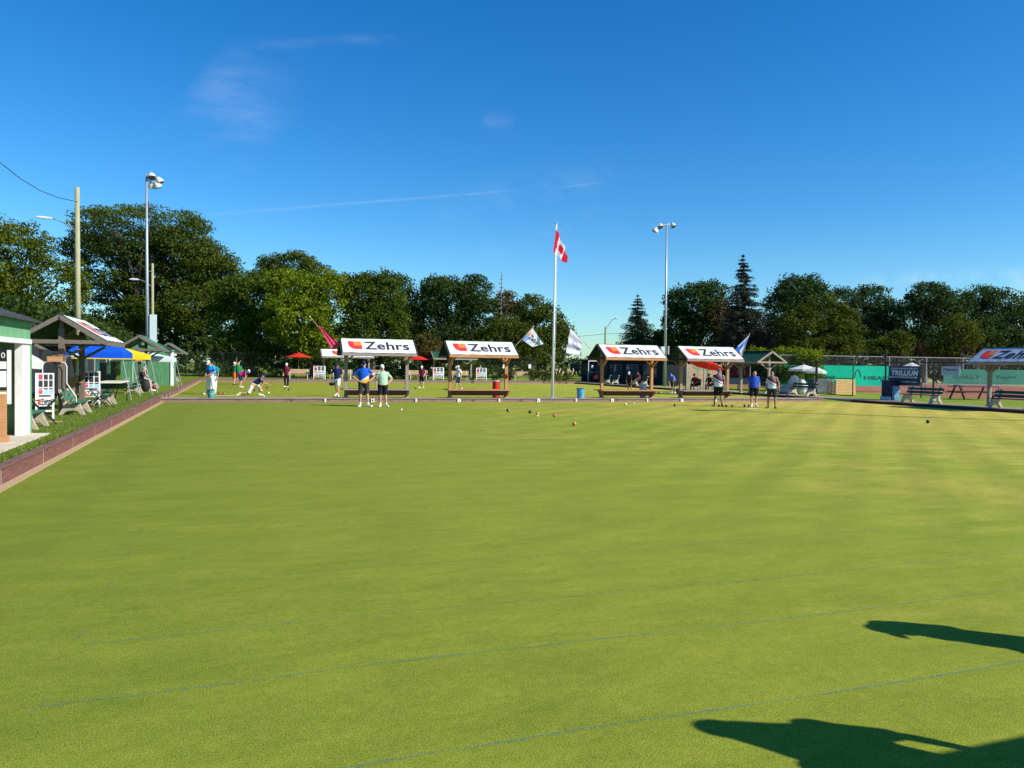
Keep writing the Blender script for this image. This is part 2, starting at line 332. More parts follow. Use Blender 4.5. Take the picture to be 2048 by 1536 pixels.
struct(slant(-3.12, 30.0, 0, .06, -.05, .135), 'kerb', kd); struct(slant(-3.12, 30.03, -.03, .09, .135, .168), 'kerb', cap)
struct(slant(-3.12, 30.0, .06, 1.3, -.05, .155), 'walkway', mat('gravel_walk', (.3, .245, .2), .95, .25, 12, bmp=.5))
struct(MB().box(-3.1, XR+.1, 69.3, 69.4, -.05, .22), 'kerb', kd); struct(MB().box(-3.1, XR+.1, 69.27, 69.6, .22, .255), 'kerb', cap)
kr = mat('kerb_right_shade', (.05, .035, .04), .8, .3, 4)  # shade of the right kerb face put into its colour
for y0, y1 in ((.3, 33.1), (36.2, 69.3)):
    struct(MB().box(XR, XR+.07, y0, y1, -.05, .11), 'kerb', kr); struct(MB().box(XR-.03, XR+.12, y0, y1, .11, .145), 'kerb', capl)
struct(MB().add([(30.02, 33.72, .003), (31.32, 33.1, .003), (32.6, 33.1, .142), (32.6, 36.2, .142), (31.32, 36.2, .02), (30.02, 35.1, .012)], [(0, 1, 2, 3, 4, 5)]), 'grass_ramp', lawn)
struct(MB().box(-3.2, XR, .3, .6, -.05, .2), 'kerb', kl)
# clay courts to the right
clay = mat('clay', (.34, .13, .07), .95, .15, 2)
c0 = G(1690, 789, .14); struct(MB().box(c0[0]+5.0, c0[0]+45, 20, 70, .0, .142), 'clay_court', clay)
# blue chalk lines and marks on the green
chalk, t_, b_ = base('blue_chalk'); P_ = t_.nodes.new('ShaderNodeNewGeometry').outputs['Position']
b_.inputs['Base Color'].default_value = (.05, .2, .25, 1); b_.inputs['Roughness'].default_value = .9
k_ = M(t_, 'MULTIPLY', M(t_, 'SUBTRACT', noise(t_, P_, 60, 3, .7), .40), 3.0, clamp=True); k2_ = M(t_, 'MULTIPLY', M(t_, 'SUBTRACT', noise(t_, P_, .9, 3), .2), 4.0, clamp=True)
al_ = M(t_, 'MULTIPLY', M(t_, 'MULTIPLY', k_, k2_), .58); t_.links.new(al_, b_.inputs['Alpha'])
rng = random.Random(4)
for yl, x0, x1, wd in ((3.31, -.9, 30, .022), (4.41, -.9, 30, .02), (5.3, -.9, 30, .016), (6.55, -.9, 30, .012), (7.65, 2, 30, .01)):
    b = MB(); n = 60; vs_ = []
    for i in range(n+1):
        x = x0+(x1-x0)*(i/n)**1.5; y = yl+.02*math.sin(x*1.3)+rng.uniform(-.008, .008); ww = wd*rng.uniform(.6, 1.3); vs_ += [(x, y-ww/2, .004), (x, y+ww/2, .004)]
    b.add(vs_, [(2*i, 2*i+2, 2*i+3, 2*i+1) for i in range(n)]); struct(b, 'chalk_line', chalk)
ck = mat('blue_chalk_mark', (.10, .25, .17), .9, .3, 60)
for yl in (4.4, 5.45, 6.6, 7.65, 8.72):
    b = MB()
    for j in range(7): x = -.93+rng.uniform(-.012, .012)+(j-3)*.004; y = yl+(j-3)*.03; q = .006; b.add([(x-.016, y-q, .005), (x+.01, y-q*1.4, .005), (x+.018, y+q, .005), (x-.01, y+q*1.3, .005)], [(0, 1, 2, 3)])
    struct(b, 'chalk_mark', chalk)
# rink markers on the divider
b = MB().box(-.06, .06, -.012, 0, 0, .15, 0); b.text('2', lambda u, v: (u, -.014, v), -.025, .03, .05, .09, 1)
mk0 = None
def divY(x): return DL+(DR-DL)*(x-XL)/(XR-XL)
mlist = [(650, 0), (745, 1), (832, 0), (918, 1), (999, 0), (1078, 1), (1154, 0), (1227, 1), (1298, 0), (1368, 1), (1437, 0)]
for i, (px, big) in enumerate(mlist):
    g_ = G(px, 803, .02); x = g_[0]
    b = MB(); ww = .075 if big else .035
    b.box(-ww, ww, -.05, -.036, -.01, .15)
    r_ = empty('rink_marker', (x, divY(x), 0), 0, None, 'marker', 'white rink markers along the divider kerb'); b.build('plate', white, r_)
    if big:
        t__ = MB(); t__.text(str(i//2+1), lambda u, v: (u, -.054, v), -.03, .03, .06, .09, 0, .03); t__.build('number', txt_dark, r_)
nm = ['directly left of the first divider shelter', 'between the two men, under the first shelter', 'right of the first shelter, nearest its right post', 'left of middle under the second shelter', 'at the right post of the second shelter', 'left of the flagpole foot',
      'just left under the blue bin', 'under the middle of the third shelter', 'right of the third shelter', 'under the left half of the fourth shelter', 'behind the man in maroon and white by the fourth shelter']
for o, t__, (px, big) in zip([o for o in col.objects if o.name.startswith('rink_marker')], nm, mlist): o['label'] = ('wide white rink number plate ' if big else 'narrow white rink boundary peg ')+t__

# ================================================================== SHELTERS
def logo(b, fn, x, y, s, sy=None):
    """red block with an orange upper-right quarter; material 0 red, 1 orange, 2 yellow"""
    sy = sy or s; q = lambda pts, mi: b.add([fn(x+a*s, y+c*sy) for a, c in pts], [tuple(range(len(pts)))], mi)
    q([(0, 1), (0, .62), (.06, .34), (.2, .12), (.4, 0), (1, 0), (1, .42), (.42, .42), (.42, 1)], 0)
    q([(.44, .44), (1, .44), (1, .98), (.92, .9), (.86, 1.05), (.79, .9), (.72, 1.05), (.65, .9), (.58, 1.05), (.51, .9), (.44, 1.0)], 1)
    q([(.56, .62), (.66, .62), (.7, .86), (.62, .86)], 2); q([(.76, .62), (.86, .62), (.9, .86), (.8, .86)], 2)
def shelter(loc, rz, mh, mv, label, mg=None, banner=True, bench=True, L=3.36, group='timber shelters along the bowling greens', old=False, roofm=None, px=None):
    mg = mg or mh; r = empty('shelter', loc, rz, label, 'shelter', group); h = L/2; pw = .14; X1 = h-.28
    for sx in (-1, 1):
        b = MB().box(sx*X1-pw/2, sx*X1+pw/2, -pw/2, pw/2, 0, 2.36); p = b.build('post', mv, r)
        b = MB().box(sx*X1-.11, sx*X1+.11, -.11, .11, 0, .05); b.build('base_plate', concrete, p)
        b = MB()      # knee braces
        for sy in (-1, 1): MB().bar((sx*X1, sy*.06, 1.58), (sx*X1, sy*.62, 1.92), .09, .07, 0, (1, 0, 0)).build('brace', mh, r)
        MB().bar((sx*(X1-.07), 0, 1.72), (sx*(X1-.42), 0, 2.02), .07, .07, 0, (0, 1, 0)).build('brace', mh, r)
        b = MB()      # gable truss
        e = sx*(h+.028)
        b.bar((e, -1.1, 1.975), (e, 0, 2.655), .05, .11, 0, (1, 0, 0)); b.bar((e, 1.1, 1.975), (e, 0, 2.655), .05, .11, 0, (1, 0, 0))
        b.bar((sx*X1, -.97, 2.0), (sx*X1, .97, 2.0), .09, .10, 0, (1, 0, 0)); b.bar((e, -.98, 2.0), (e, .98, 2.0), .045, .1, 0, (1, 0, 0)); b.box(sx*X1-.05, sx*X1+.05, -.045, .045, 2.3, 2.6); b.build('gable_frame', mg, r)
    MB().box(-X1, X1, -.06, .06, 2.1, 2.24).build('beam', mh, r)
    MB().box(-h, h, -1.125, -1.085, 1.92, 2.04).build('fascia', mh, r); MB().box(-h, h, 1.085, 1.125, 1.92, 2.04).build('fascia', mh, r)
    b = MB()
    for sy in (-1, 1):
        y0, z0, y1, z1 = sy*1.07, 2.04, 0, 2.70; q = []
        for x in (-h, h): q += [(x, y0, z0), (x, y1, z1), (x, y1, z1-.045), (x, y0, z0-.03)]
        b.add(q, [(0, 1, 5, 4), (3, 7, 6, 2), (0, 4, 7, 3), (0, 3, 2, 1), (4, 5, 6, 7)])
        n = 9
        for i in range(n+1):
            x = -h+.02+(L-.04)*i/n; b.bar((x, sy*1.06, z0+.012), (x, sy*.01, z1+.012), .02, .024, 0, (1, 0, 0))
    b.bar((-h, 0, 2.715), (h, 0, 2.715), .16, .025); b.build('roof', roofm or roof_green, r)
    if banner:
        def fn(u, v, off=.0):  # u along, v 0..1 up the front slope
            y = -1.115+v*1.07; z = 2.018+v*.655+.045+off+.006*math.sin(u*9+v*3)
            return (u, y, z)
        b = MB(); nu, nv = 16, 4; vs_ = [fn(-h+.04+(L-.08)*i/nu, j/nv) for j in range(nv+1) for i in range(nu+1)]
        b.add(vs_, [(j*(nu+1)+i, j*(nu+1)+i+1, (j+1)*(nu+1)+i+1, (j+1)*(nu+1)+i) for j in range(nv) for i in range(nu)])
        bn = b.build('banner', banner_old if old else banner_m, r)
        b = MB(); b.text('Zehrs', lambda u, v: fn(u, v, .012), -.66, .2, 2.04, .56, 0, .021); b.build('lettering', txt_dark, bn)
        b = MB(); logo(b, lambda u, v: fn(u, v, .012), -1.36, .22, .6, .56); b.build('logo', [red, orange, yellow], bn)
    if bench:
        for sy in (-1, 1):
            b = MB().box(-X1-.18, X1+.22, sy*.09 if sy > 0 else -.62, .62 if sy > 0 else -.09, .36, .40); b.build('seat', mh, r)
            b = MB(); y0, y1 = sy*.55, sy*.30
            a1, a2 = -X1+.02, X1-.16; b.add([(a1, y0, .35), (a2, y0, .35), (a2, y1, .12), (a1, y1, .12), (a1, y0-.03*sy, .35), (a2, y0-.03*sy, .35), (a2, y1-.03*sy, .12), (a1, y1-.03*sy, .12)],
                  [(0, 1, 2, 3), (7, 6, 5, 4), (0, 4, 5, 1), (1, 5, 6, 2), (2, 6, 7, 3), (3, 7, 4, 0)]); b.build('apron', W_brown, r)
            b = MB()
            for sx in (-1, 1): MB().extr([(.09, .36), (.5, .36) if sx > 0 else (.25, .36), (.16, .08), (.09, .08)], lambda u, v, t, sx=sx, sy=sy: (sx*(X1+.0)+t, sy*u, v), -.05, .05).build('bracket', mv, r)
    return r
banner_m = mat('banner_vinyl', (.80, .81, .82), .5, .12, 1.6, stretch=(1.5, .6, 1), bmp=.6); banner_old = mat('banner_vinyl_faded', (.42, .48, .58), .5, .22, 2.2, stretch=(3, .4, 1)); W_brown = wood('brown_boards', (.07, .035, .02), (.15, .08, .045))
sY = lambda x: divY(x)+1.0
sh = [(6.06, W_grey, W_greyz, 'weathered grey timber shelter behind the two men, pink flag at its left end'),
      (10.92, W_or, W_orz, 'orange-brown timber shelter with a red drum behind its bench, left of the flagpole'),
      (18.79, W_or, W_orz, 'light orange timber shelter right of the blue bin, white bin behind its bench'),
      (23.3, W_grey, W_tanz, 'timber shelter with a blue and white flag, red parasol showing through it')]
SH_ = []
for x, a, b__, lab in sh: SH_.append(shelter((x, sY(x), .155), math.atan2(DR-DL, XR-XL), a, b__, lab, mg=W_gable_shade))  # gable frames coloured dark to stand in for their shade
# left side: ridges run along the edge of the green
shelter((-4.42, 24.75, .2), math.pi/2, W_old, W_oldz, 'weathered grey shelter on the left lawn, seen from its gable end beside the green shed', bench=False)
shelter((-4.6, 43.6, .25), math.pi/2, W_old, W_oldz, 'green-roofed shelter without banner on the left lawn, in front of the far green shed', banner=False, bench=False, roofm=mat('roof_faded_green', (.12, .22, .16), .8, .2, 3, spec=.1))
shelter((-4.6, 60.5, .25), math.pi/2, W_old, W_oldz, 'green-roofed shelter farthest away on the left lawn, beyond the light pole', banner=False, bench=False, roofm=mat('roof_faded_green', (.12, .22, .16), .8, .2, 3, spec=.1))
p = G(1980, 815, .14)
shelter((32.5, 24.2, .14), -math.pi/2+math.pi, W_grey, W_greyz, 'shelter at the right edge of the photo with a faded sun-bleached banner', bench=False, old=True) if False else None
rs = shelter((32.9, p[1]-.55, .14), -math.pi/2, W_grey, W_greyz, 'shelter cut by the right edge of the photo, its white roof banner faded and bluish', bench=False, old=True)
p6 = G(1518, 789, .14)
s6 = shelter((p6[0]+.7, p6[1]+1.4, .14), math.pi/2, W_grey, W_greyz, 'green-roofed shelter without banner behind the man in blue on the right', banner=False, bench=False)
for px, pw_, lab, bn in ((693, 0, 'small far shelter on the back bank, partly hidden behind the first divider shelter', True), (905, 0, 'far timber shelter on the back bank seen through the second divider shelter', False)):
    p = PY(px, 760, 70.9); shelter((p[0], 70.9, .25), 0, W_grey, W_greyz, lab, banner=bn, bench=False, L=4.6 if bn else 4.2)
# near shelter, outside the frame: its roof shades the lower right corner
shelter((6.9, -.62, .22), 0, W_grey, W_greyz, 'timber shelter on the near bank, outside the frame, its roof shading the corner', banner=False, bench=True)

# ================================================================== FLAGS, FLAGPOLE
def surf(c, n, amp, nrm, waves=2.2, ph=0.0):
    c = [Vector(x) for x in c]; nrm = Vector(nrm)
    def fn(u, v, off=0.0):
        p = c[0]*(1-u)*(1-v)+c[1]*u*(1-v)+c[2]*u*v+c[3]*(1-u)*v
        return p+nrm*(amp*math.sin(u*waves*6.28+v*1.7+ph)*min(1, u*2+.15)+off)
    return fn
def flagmesh(b, fn, colf, nu=24, nv=16):
    vs_ = [fn(i/nu, j/nv) for j in range(nv+1) for i in range(nu+1)]; base_ = len(b.v); b.v += [tuple(v) for v in vs_]
    for j in range(nv):
        for i in range(nu):
            a = base_+j*(nu+1)+i; b.f.append((a, a+1, a+nu+2, a+nu+1)); b.m.append(colf((i+.5)/nu, (j+.5)/nv))
    return b
f_white = cloth('flag_white', (.78, .8, .85), .05, .35); f_red = cloth('flag_red', (.78, .02, .05), .08, .35); f_pink = cloth('flag_pink', (.88, .09, .17), .12, .35); f_blue = cloth('flag_blue', (.03, .16, .62), .1, .3); f_dark = cloth('flag_dark_maroon', (.12, .015, .03), .1, .1)  # the last cloth is the dark maroon part of the pink flag
FX, FY = 14.55, divY(14.55)+.55
fp = empty('flagpole', (FX, FY, .15), 0, 'tall white flagpole standing on the divider between the second and third shelters', 'flagpole')
tp = PY(1112.5, 449, FY); lx, lz = tp[0]-FX, tp[2]-.15
b = MB().tube([(0, 0, 0), (lx*.5, 0, lz*.5), (lx, 0, lz)], [.068, .055, .035], 14); b.build('pole', white, fp, smooth=True)
MB().ball((lx, 0, lz+.05), .055).build('finial', galv, fp, smooth=True)
MB().box(-.13, .13, -.13, .13, 0, .03).build('base_plate', galv, fp)
MB().bar((lx*.3+.05, -.07, lz*.3), (lx*.3+.05, -.07, lz*.3+.16), .03, .03).build('cleat', galv, fp)
MB().tube([(.07, -.08, 1.4), (lx*.5+.07, -.08, lz*.5), (lx+.05, -.06, lz-.05)], .006, 4).build('halyard', white, fp)
fc = [PY(px, py, FY-.06) for px, py in ((1113, 458), (1136, 512), (1131, 527), (1106, 503))]
fn = surf(fc, 20, .07, (.5, -.8, 0), 2.0)
def canada(u, v):
    if u < .27 or u > .73: return 1
    x, y = (u-.5)/.16, (v-.5)/.3; r_ = math.hypot(x, y); a = math.atan2(y, x)
    return 1 if r_ < .62+.38*abs(math.cos(a*3.5)) and abs(x) < .95 else 0
b = flagmesh(MB(), fn, canada, 40, 28); fo = b.build('national_flag', [f_white, f_red], smooth=True); tag(fo, 'red and white national flag with a leaf hanging at the top of the flagpole', 'flag')
def roofflag(base_p, tip_p, corners, colf, mats, label, Y, extra=None, amp=.03):
    a = PY(*base_p, Y); t__ = PY(*tip_p, Y); r = empty('flag', tuple(a), 0, label, 'flag', 'flags on slanted poles on the shelters')
    A = Vector(a); d = Vector(t__)-A; MB().tube([(0, 0, 0), tuple(d)], [.014, .011], 8).build('pole', W_tan, r)
    MB().ball(tuple(d), .025).build('finial', white, r)
    cs = [Vector(PY(x, y, Y-.03))-A for x, y in corners]; f = surf(cs, 16, amp, (0, -1, 0)); b = flagmesh(MB(), f, colf); b.build('cloth', mats, r, smooth=True)
    if extra: extra(r, f)
Y1, Y2, Y3, Y4 = [sY(x) for x in (5.0, 12.2, 17.6, 24.6)]
roofflag((671, 698), (620, 633), [(636, 651), (646, 656), (684, 690), (668, 706)][0:1]+[(646, 656), (683, 692), (664, 699)], lambda u, v: 1 if u > .8 and v < .6 else 0, [f_pink, f_dark], 'folded pink-red flag drooping along its slanted pole at the left end of the first shelter', Y1)
def zflag(r, f):
    b = MB(); b.text('Zehrs', lambda u, v: f(u, 1-v, .012), .2, .36, .7, .36, 0, .03); b.build('lettering', txt_dark, r)
    b = MB(); logo(b, lambda u, v: f(u, 1-v, .012), .05, .45, .1, .3); b.build('logo', [red, orange, yellow], r)
roofflag((1026, 697), (1067, 653), [(1046, 679), (1063, 658), (1086, 688), (1064, 694)][::-1] if False else [(1065, 656), (1087, 688), (1065, 694), (1045, 680)], lambda u, v: 1 if (u < .28 and v > .55) else 0, [f_white, cloth('flag_pale_blue', (.25, .42, .8), .1, .3)], 'white sponsor flag with dark lettering flying right of the second shelter', Y2, zflag, .012)
def cflag(r, f):
    b = MB()
    for rr, cx, cy in ((.17, .42, .5), (.12, .42, .5)):
        for i in range(20):
            a0, a1 = 2*math.pi*i/20, 2*math.pi*(i+1)/20; b.add([f(cx+rr*math.cos(a0)*.9, cy+rr*1.2*math.sin(a0), .01), f(cx+rr*math.cos(a1)*.9, cy+rr*1.2*math.sin(a1), .01), f(cx+(rr-.02)*math.cos(a1)*.9, cy+(rr-.02)*1.2*math.sin(a1), .01), f(cx+(rr-.02)*math.cos(a0)*.9, cy+(rr-.02)*1.2*math.sin(a0), .01)], [(0, 1, 2, 3)], 0)
    b.add([f(.5, .68, .011), f(.62, .72, .011), f(.66, .86, .011), f(.56, .84, .011)], [(0, 1, 2, 3)], 1)
    b.build('emblem', [cloth('emblem_blue', (.2, .25, .6)), cloth('emblem_red', (.6, .06, .12))], r)
roofflag((1181, 698), (1139, 655), [(1141, 657), (1132, 706), (1158, 712), (1165, 684)], lambda u, v: 0, [f_white], 'white club flag with a small round emblem flying left of the third shelter', Y3, cflag, .05)
roofflag((1482, 716), (1499, 668), [(1499, 670), (1484, 706), (1483, 716), (1470, 698)], lambda u, v: 1 if (v < .28 or (v > .3 and u < .42)) and u > .1 else 0 if v < .8 else 2, [f_white, f_blue, cloth('flag_navy', (.03, .04, .1))], 'blue and white flag draped down its pole at the right end of the fourth shelter', Y4)

# ================================================================== BENCHES, SCOREBOARDS, FURNITURE
def cbench(loc, rz, label, L=1.6, seatm=None, concm=None, group='green benches with concrete ends'):
    """faces local +y; length along x"""
    seatm = seatm or bench_green; concm = concm or concrete
    r = empty('bench', loc, rz, label, 'bench', group)
    prof = [(-.42, 0), (-.30, 0), (-.16, .13), (0.02, .17), (.16, .13), (.28, 0), (.4, 0), (.26, .30), (.24, .40), (-.12, .36), (-.20, .44), (-.34, .84), (-.42, .82), (-.28, .40), (-.26, .28)]
    for sx in (-1, 1):
        b = MB().extr(prof, lambda u, v, t, sx=sx: (sx*(L/2-.22)+t, u, v), -.055, .055); b.build('end_support', concm, r, bevel=.012)
    for k in range(3): MB().box(-L/2, L/2, -.1+k*.125, .01+k*.125, .405, .44).build('seat_slat', seatm, r)
    for k in range(2):
        z = .54+k*.165; y = -.2-k*.066; MB().bar((-L/2, y, z), (L/2, y, z), .03, .13, 0, (0, 1, .35)).build('back_slat', seatm, r)
    return r
bl = [((-4.25, 19.0, .25), 'green bench with a concrete end, just behind the green shed on the left'), ((-4.15, 23.7, .25), 'green bench with pale concrete ends beside the post of the left grey shelter'),
      ((-4.15, 28.4, .25), 'green bench behind the black folding stool, under the left scoreboard'), ((-4.35, 38.0, .25), 'green bench with its back showing, right of the folding table'),
      ((-4.3, 41.2, .25), 'green bench in front of the gable post of the green-roofed shelter'), ((-4.3, 44.9, .25), 'green bench with striped slats right of the green-roofed shelter post'), ((-4.25, 59.3, .25), 'small distant bench beyond the far green shed')]
B0 = None
for lc, lab in bl:
    if B0 is None: B0 = cbench(lc, -math.pi/2, lab); B0.scale = (.84, .8, .82)
    else: dup(B0, lc, -math.pi/2, lab)
conc_w = mat('concrete_cream', (.5, .44, .32), .9, .2, 9, bmp=.5)  # cream concrete for the bench ends on the right bank
B1 = None
for (px, py, lab) in ((1842, 806, 'dark green bench with cream concrete ends in front of the blue banner on the right'), (2025, 817, 'dark green bench with cream ends under the shelter at the right edge'), (1603, 796, 'dark green bench beside the gate, in front of the white bags'), (1522, 790, 'dark green bench under the green-roofed shelter, behind the man in blue'), (1222, 768, 'dark green bench with white ends on the far right bank, seen through the third shelter'), (1278, 775, 'dark green bench far right, where the player in red sits')):
    lc = (32.05, PX(px, py, 32.05)[1], .14)
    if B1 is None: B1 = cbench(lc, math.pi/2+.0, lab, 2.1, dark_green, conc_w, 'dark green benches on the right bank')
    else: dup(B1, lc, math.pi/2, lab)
# slatted wooden benches on the back bank
def wbench(loc, label):
    r = empty('bench', loc, 0, label, 'bench', 'wooden benches on the back bank')
    for k in range(3): MB().box(-.95, .95, -.35+k*.13, -.24+k*.13, .43, .46).build('seat_slat', W_tan, r)
    for k in range(3): MB().bar((-.95, .08+k*.02, .56+k*.13), (.95, .08+k*.02, .56+k*.13), .025, .11, 0, (0, 1, .1)).build('back_slat', W_tan, r)
    for sx in (-1, 1):
        b = MB().tube([(sx*.75, -.33, 0), (sx*.75, -.33, .43), (sx*.75, .05, .42)], .022, 8); b.tube([(sx*.75, .1, 0), (sx*.75, .06, .45), (sx*.75, .14, .9)], .022, 8); b.build('leg', white, r)
    return r
WB = None
for px, lab in ((597, 'tan slatted bench behind the player in maroon, below the left red parasol'), (684, 'tan slatted bench seen left of the two men, behind the first shelter'), (745, 'tan slatted bench seen between the two men under the first shelter'), (836, 'tan slatted bench under the red parasol right of the first shelter'), (919, 'tan slatted bench behind the walking player in white'), (1043, 'tan slatted bench left of the flagpole on the back bank')):
    p = PY(px, 762, 70.3); lc = (p[0], 70.4, .25)
    WB = wbench(lc, lab) if WB is None else (dup(WB, lc, 0, lab) and WB)
sb_blue = mat('board_pale_blue', (.3, .55, .65), .6, .1)
def scoreboard(loc, rz, label, wd=.62, ht=1.15, text=True):
    r = empty('scoreboard', loc, rz, label, 'scoreboard', 'scoreboards beside the greens'); w2 = wd/2
    for s_ in (-1, 1): MB().box(s_*w2-.022, s_*w2+.022, -.02, .02, 0, ht).build('leg', white, r)
    b = MB().box(-w2+.02, w2-.02, -.012, .012, ht*.28, ht-.0); b.build('panel', white, r)
    MB().box(-w2, w2, -.024, .024, ht-.03, ht).build('top_rail', white, r); MB().box(-w2, w2, -.02, .02, ht*.16, ht*.19).build('lower_rail', white, r)
    b = MB(); c = wd/3.4
    for i in range(3):
        x = -w2+.05+i*c*1.06
        b.box(x, x+c*.8, -.02, -.013, ht*.86, ht*.965, 0 if i == 0 else 1); b.box(x, x+c*.8, -.02, -.013, ht*.70, ht*.84, 1)
        b.box(x, x+c*.8, -.02, -.013, ht*.645, ht*.675, 0 if i == 0 else 1); b.box(x, x+c*.8, -.02, -.013, ht*.55, ht*.63, 0 if i == 0 else 2)
    b.box(-w2+.05, w2-.05, -.02, -.013, ht*.49, ht*.525, 1); b.build('score_cells', [mat('board_red', (.6, .06, .1), .6, .1), txt_dark, sb_blue], r)
    if text:
        b = MB(); b.text('Zehrs', lambda u, v: (u, -.02, v), -w2*.46, ht*.3, wd*.68, ht*.15, 0, .02); b.build('lettering', txt_dark, r)
        b = MB(); logo(b, lambda u, v: (u, -.02, v), -w2*.86, ht*.31, wd*.2, ht*.13); b.build('logo', [red, orange, yellow], r)
    return r
sc = scoreboard((-4.5, 21.8, .25), .35, 'white scoreboard with red and black cells, nearest one left of the grey post', .36, 1.14)
scoreboard((-4.35, 27.2, .25), .1, 'white scoreboard between the grey shelter and the blue canopy', .48, 1.12)
SB = None
for px, lab in ((639, 'small white scoreboard left of the far shelter post on the back bank'), (877, 'small white scoreboard on the back bank left of the second shelter'), (963, 'small white scoreboard on the back bank seen through the second shelter')):
    p = PY(px, 762, 69.9); lc = (p[0], 69.95, .25)
    SB = scoreboard(lc, 0, lab, 1.0, 1.18) if SB is None else (dup(SB, lc, 0, lab) and SB)

# canopies
def canopy(x0, x1, y0, y1, zb, zt, m, label, zg=.25, ridge=.5, legs=True):
    cx, cy = (x0+x1)/2, (y0+y1)/2; r = empty('canopy', (cx, cy, zg), 0, label, 'canopy'); a, c = (x1-x0)/2, (y1-y0)/2; zb -= zg; zt -= zg
    b = MB(); k = ridge; v = [(-a, -c, zb+.22), (a, -c, zb+.22), (a, c, zb+.22), (-a, c, zb+.22), (-a*k, -c*k, zt), (a*k, -c*k, zt), (a*k, c*k, zt), (-a*k, c*k, zt)]
    b.add(v, [(0, 1, 5, 4), (1, 2, 6, 5), (2, 3, 7, 6), (3, 0, 4, 7), (4, 5, 6, 7)])
    e = .01; v = []
    for z in (zb, zb+.22): v += [(-a-e, -c-e, z), (a+e, -c-e, z), (a+e, c+e, z), (-a-e, c+e, z)]
    b.add(v, [(i, (i+1) % 4, 4+(i+1) % 4, 4+i) for i in range(4)]); b.build('roof', m, r)
    if legs:
        for sx, sy in ((-1, -1), (1, -1), (1, 1), (-1, 1)): MB().tube([(sx*(a+.3), sy*(c-.02), 0), (sx*(a-.02), sy*(c-.02), zb+.1)], .017, 6).build('leg', galv, r)
    return r
cb = cloth('canopy_blue', (.005, .09, .62), .05, .1); cy_ = cloth('canopy_yellow', (.85, .68, .02), .05, .2); cw = cloth('canopy_white', (.72, .78, .8), .05, .2)
p = PY(132, 716, 31.6)
canopy(p[0], -4.02, 31.6, 34.4, 1.80, 2.3, cb, 'bright blue pop-up canopy beside the grey shelter on the left lawn', ridge=.62)
b = MB()
canopy(-6.6, -3.75, 36.2, 38.6, 1.76, 2.24, cy_, 'bright yellow pop-up canopy behind the blue one', ridge=.4)
canopy(-6.4, -3.35, 45.4, 48.2, 1.66, 2.15, cw, 'white pop-up canopy in front of the far green shed', ridge=.3)
# small white mark on the blue canopy's corner valance
b = MB(); 
for i in range(8): a0, a1 = math.pi*i/8, math.pi*(i+1)/8; b.add([(p[0]+.3+.14*math.cos(a0), 31.57, 1.83+.13*math.sin(a0)), (p[0]+.3+.14*math.cos(a1), 31.57, 1.83+.13*math.sin(a1)), (p[0]+.3, 31.57, 1.83)], [(0, 1, 2)])
o = b.build('emblem', white); cn = [o_ for o_ in col.objects if o_.name.startswith('canopy')][0]; o.parent = cn; o.location = (-cn.location[0], -cn.location[1], -cn.location[2])
# parasols
def parasol(loc, R, zt, drop, m, label, n=8, tilt=(0, 0), val=.0, group=None, ph=2.1):
    r = empty('parasol', loc, 0, label, 'parasol', group); b = MB(); q = [(0, 0, zt)]
    T = Matrix.Rotation(tilt[0], 4, 'X') @ Matrix.Rotation(tilt[1], 4, 'Y')
    def tf(v): w_ = T @ (Vector(v)-Vector((0, 0, zt-drop))); return tuple(w_+Vector((0, 0, zt-drop)))
    for k in range(n): a = 2*math.pi*k/n; q.append((R*math.cos(a), R*math.sin(a), zt-drop))
    for k in range(n): a = 2*math.pi*(k+.5)/n; q.append((R*.55*math.cos(a), R*.55*math.sin(a), zt-drop*.6))
    fs = []
    for k in range(n): k2 = (k+1) % n; fs += [(0, 1+k, 1+n+k), (0, 1+n+k, 1+k2), (1+k, 1+k2, 1+n+k)]
    if val:
        for k in range(n): a = 2*math.pi*k/n; q.append((R*math.cos(a), R*math.sin(a), zt-drop-val))
        fs += [(1+k, 1+2*n+k, 1+2*n+(k+1) % n, 1+(k+1) % n) for k in range(n)]
    b.add([tf(v) for v in q], fs); b.build('canopy', m, r)
    MB().tube([(0, 0, 0), tf((0, 0, zt+.06))], .025, 8).build('pole', W_tanz, r)
    b = MB()
    for k in range(n): b.tube([tf((0, 0, zt-.05)), tf(q[1+k][:2]+(zt-drop-.02,))], .009, 5)
    b.build('ribs', W_tan, r); MB().tube([(0, 0, 0), (0, 0, .06)], .28, 16).build('base', concrete, r); return r
pr = cloth('parasol_red', (.72, .03, .02), .06, .2)
for px, lab in ((597, 'red parasol over the bench on the back bank, left of the first shelter'), (835, 'red parasol on the back bank just right of the first shelter')):
    p = PY(px, 760, 71.2); parasol((p[0], 71.2, .25), 1.2, 2.35 if px < 700 else 2.3, .42, pr, lab, group='red parasols on the back bank')
p = G(1412, 781, .14); q_ = PD(1414, 729, 49.5); parasol((q_[0], q_[1], .14), 1.15, 2.15, .42, pr, 'large red parasol tilted over the seated people behind the fourth shelter', tilt=(-.05, .28), val=.0)
parasol((-5.65, 22.8, .25), .95, 1.95, .3, cloth('parasol_white', (.8, .8, .78), .05, .25), 'white parasol half hidden behind the green shed on the left', tilt=(.05, .25), val=.2)
for px, py, D, R, lab in ((1608, 729, 50, .95, 'white parasol with a hanging edge in front of the green tennis screen'), (1632, 733, 48.5, .62, 'smaller white parasol overlapping the right side of the larger one'), (1823, 724.5, 58, .62, 'white striped parasol rising behind the blue banner')):
    q_ = PD(px, py, D); parasol((q_[0], q_[1], .14), R, q_[2]-.14, .3, cloth('parasol_white', (.8, .8, .78)), lab, val=.14)
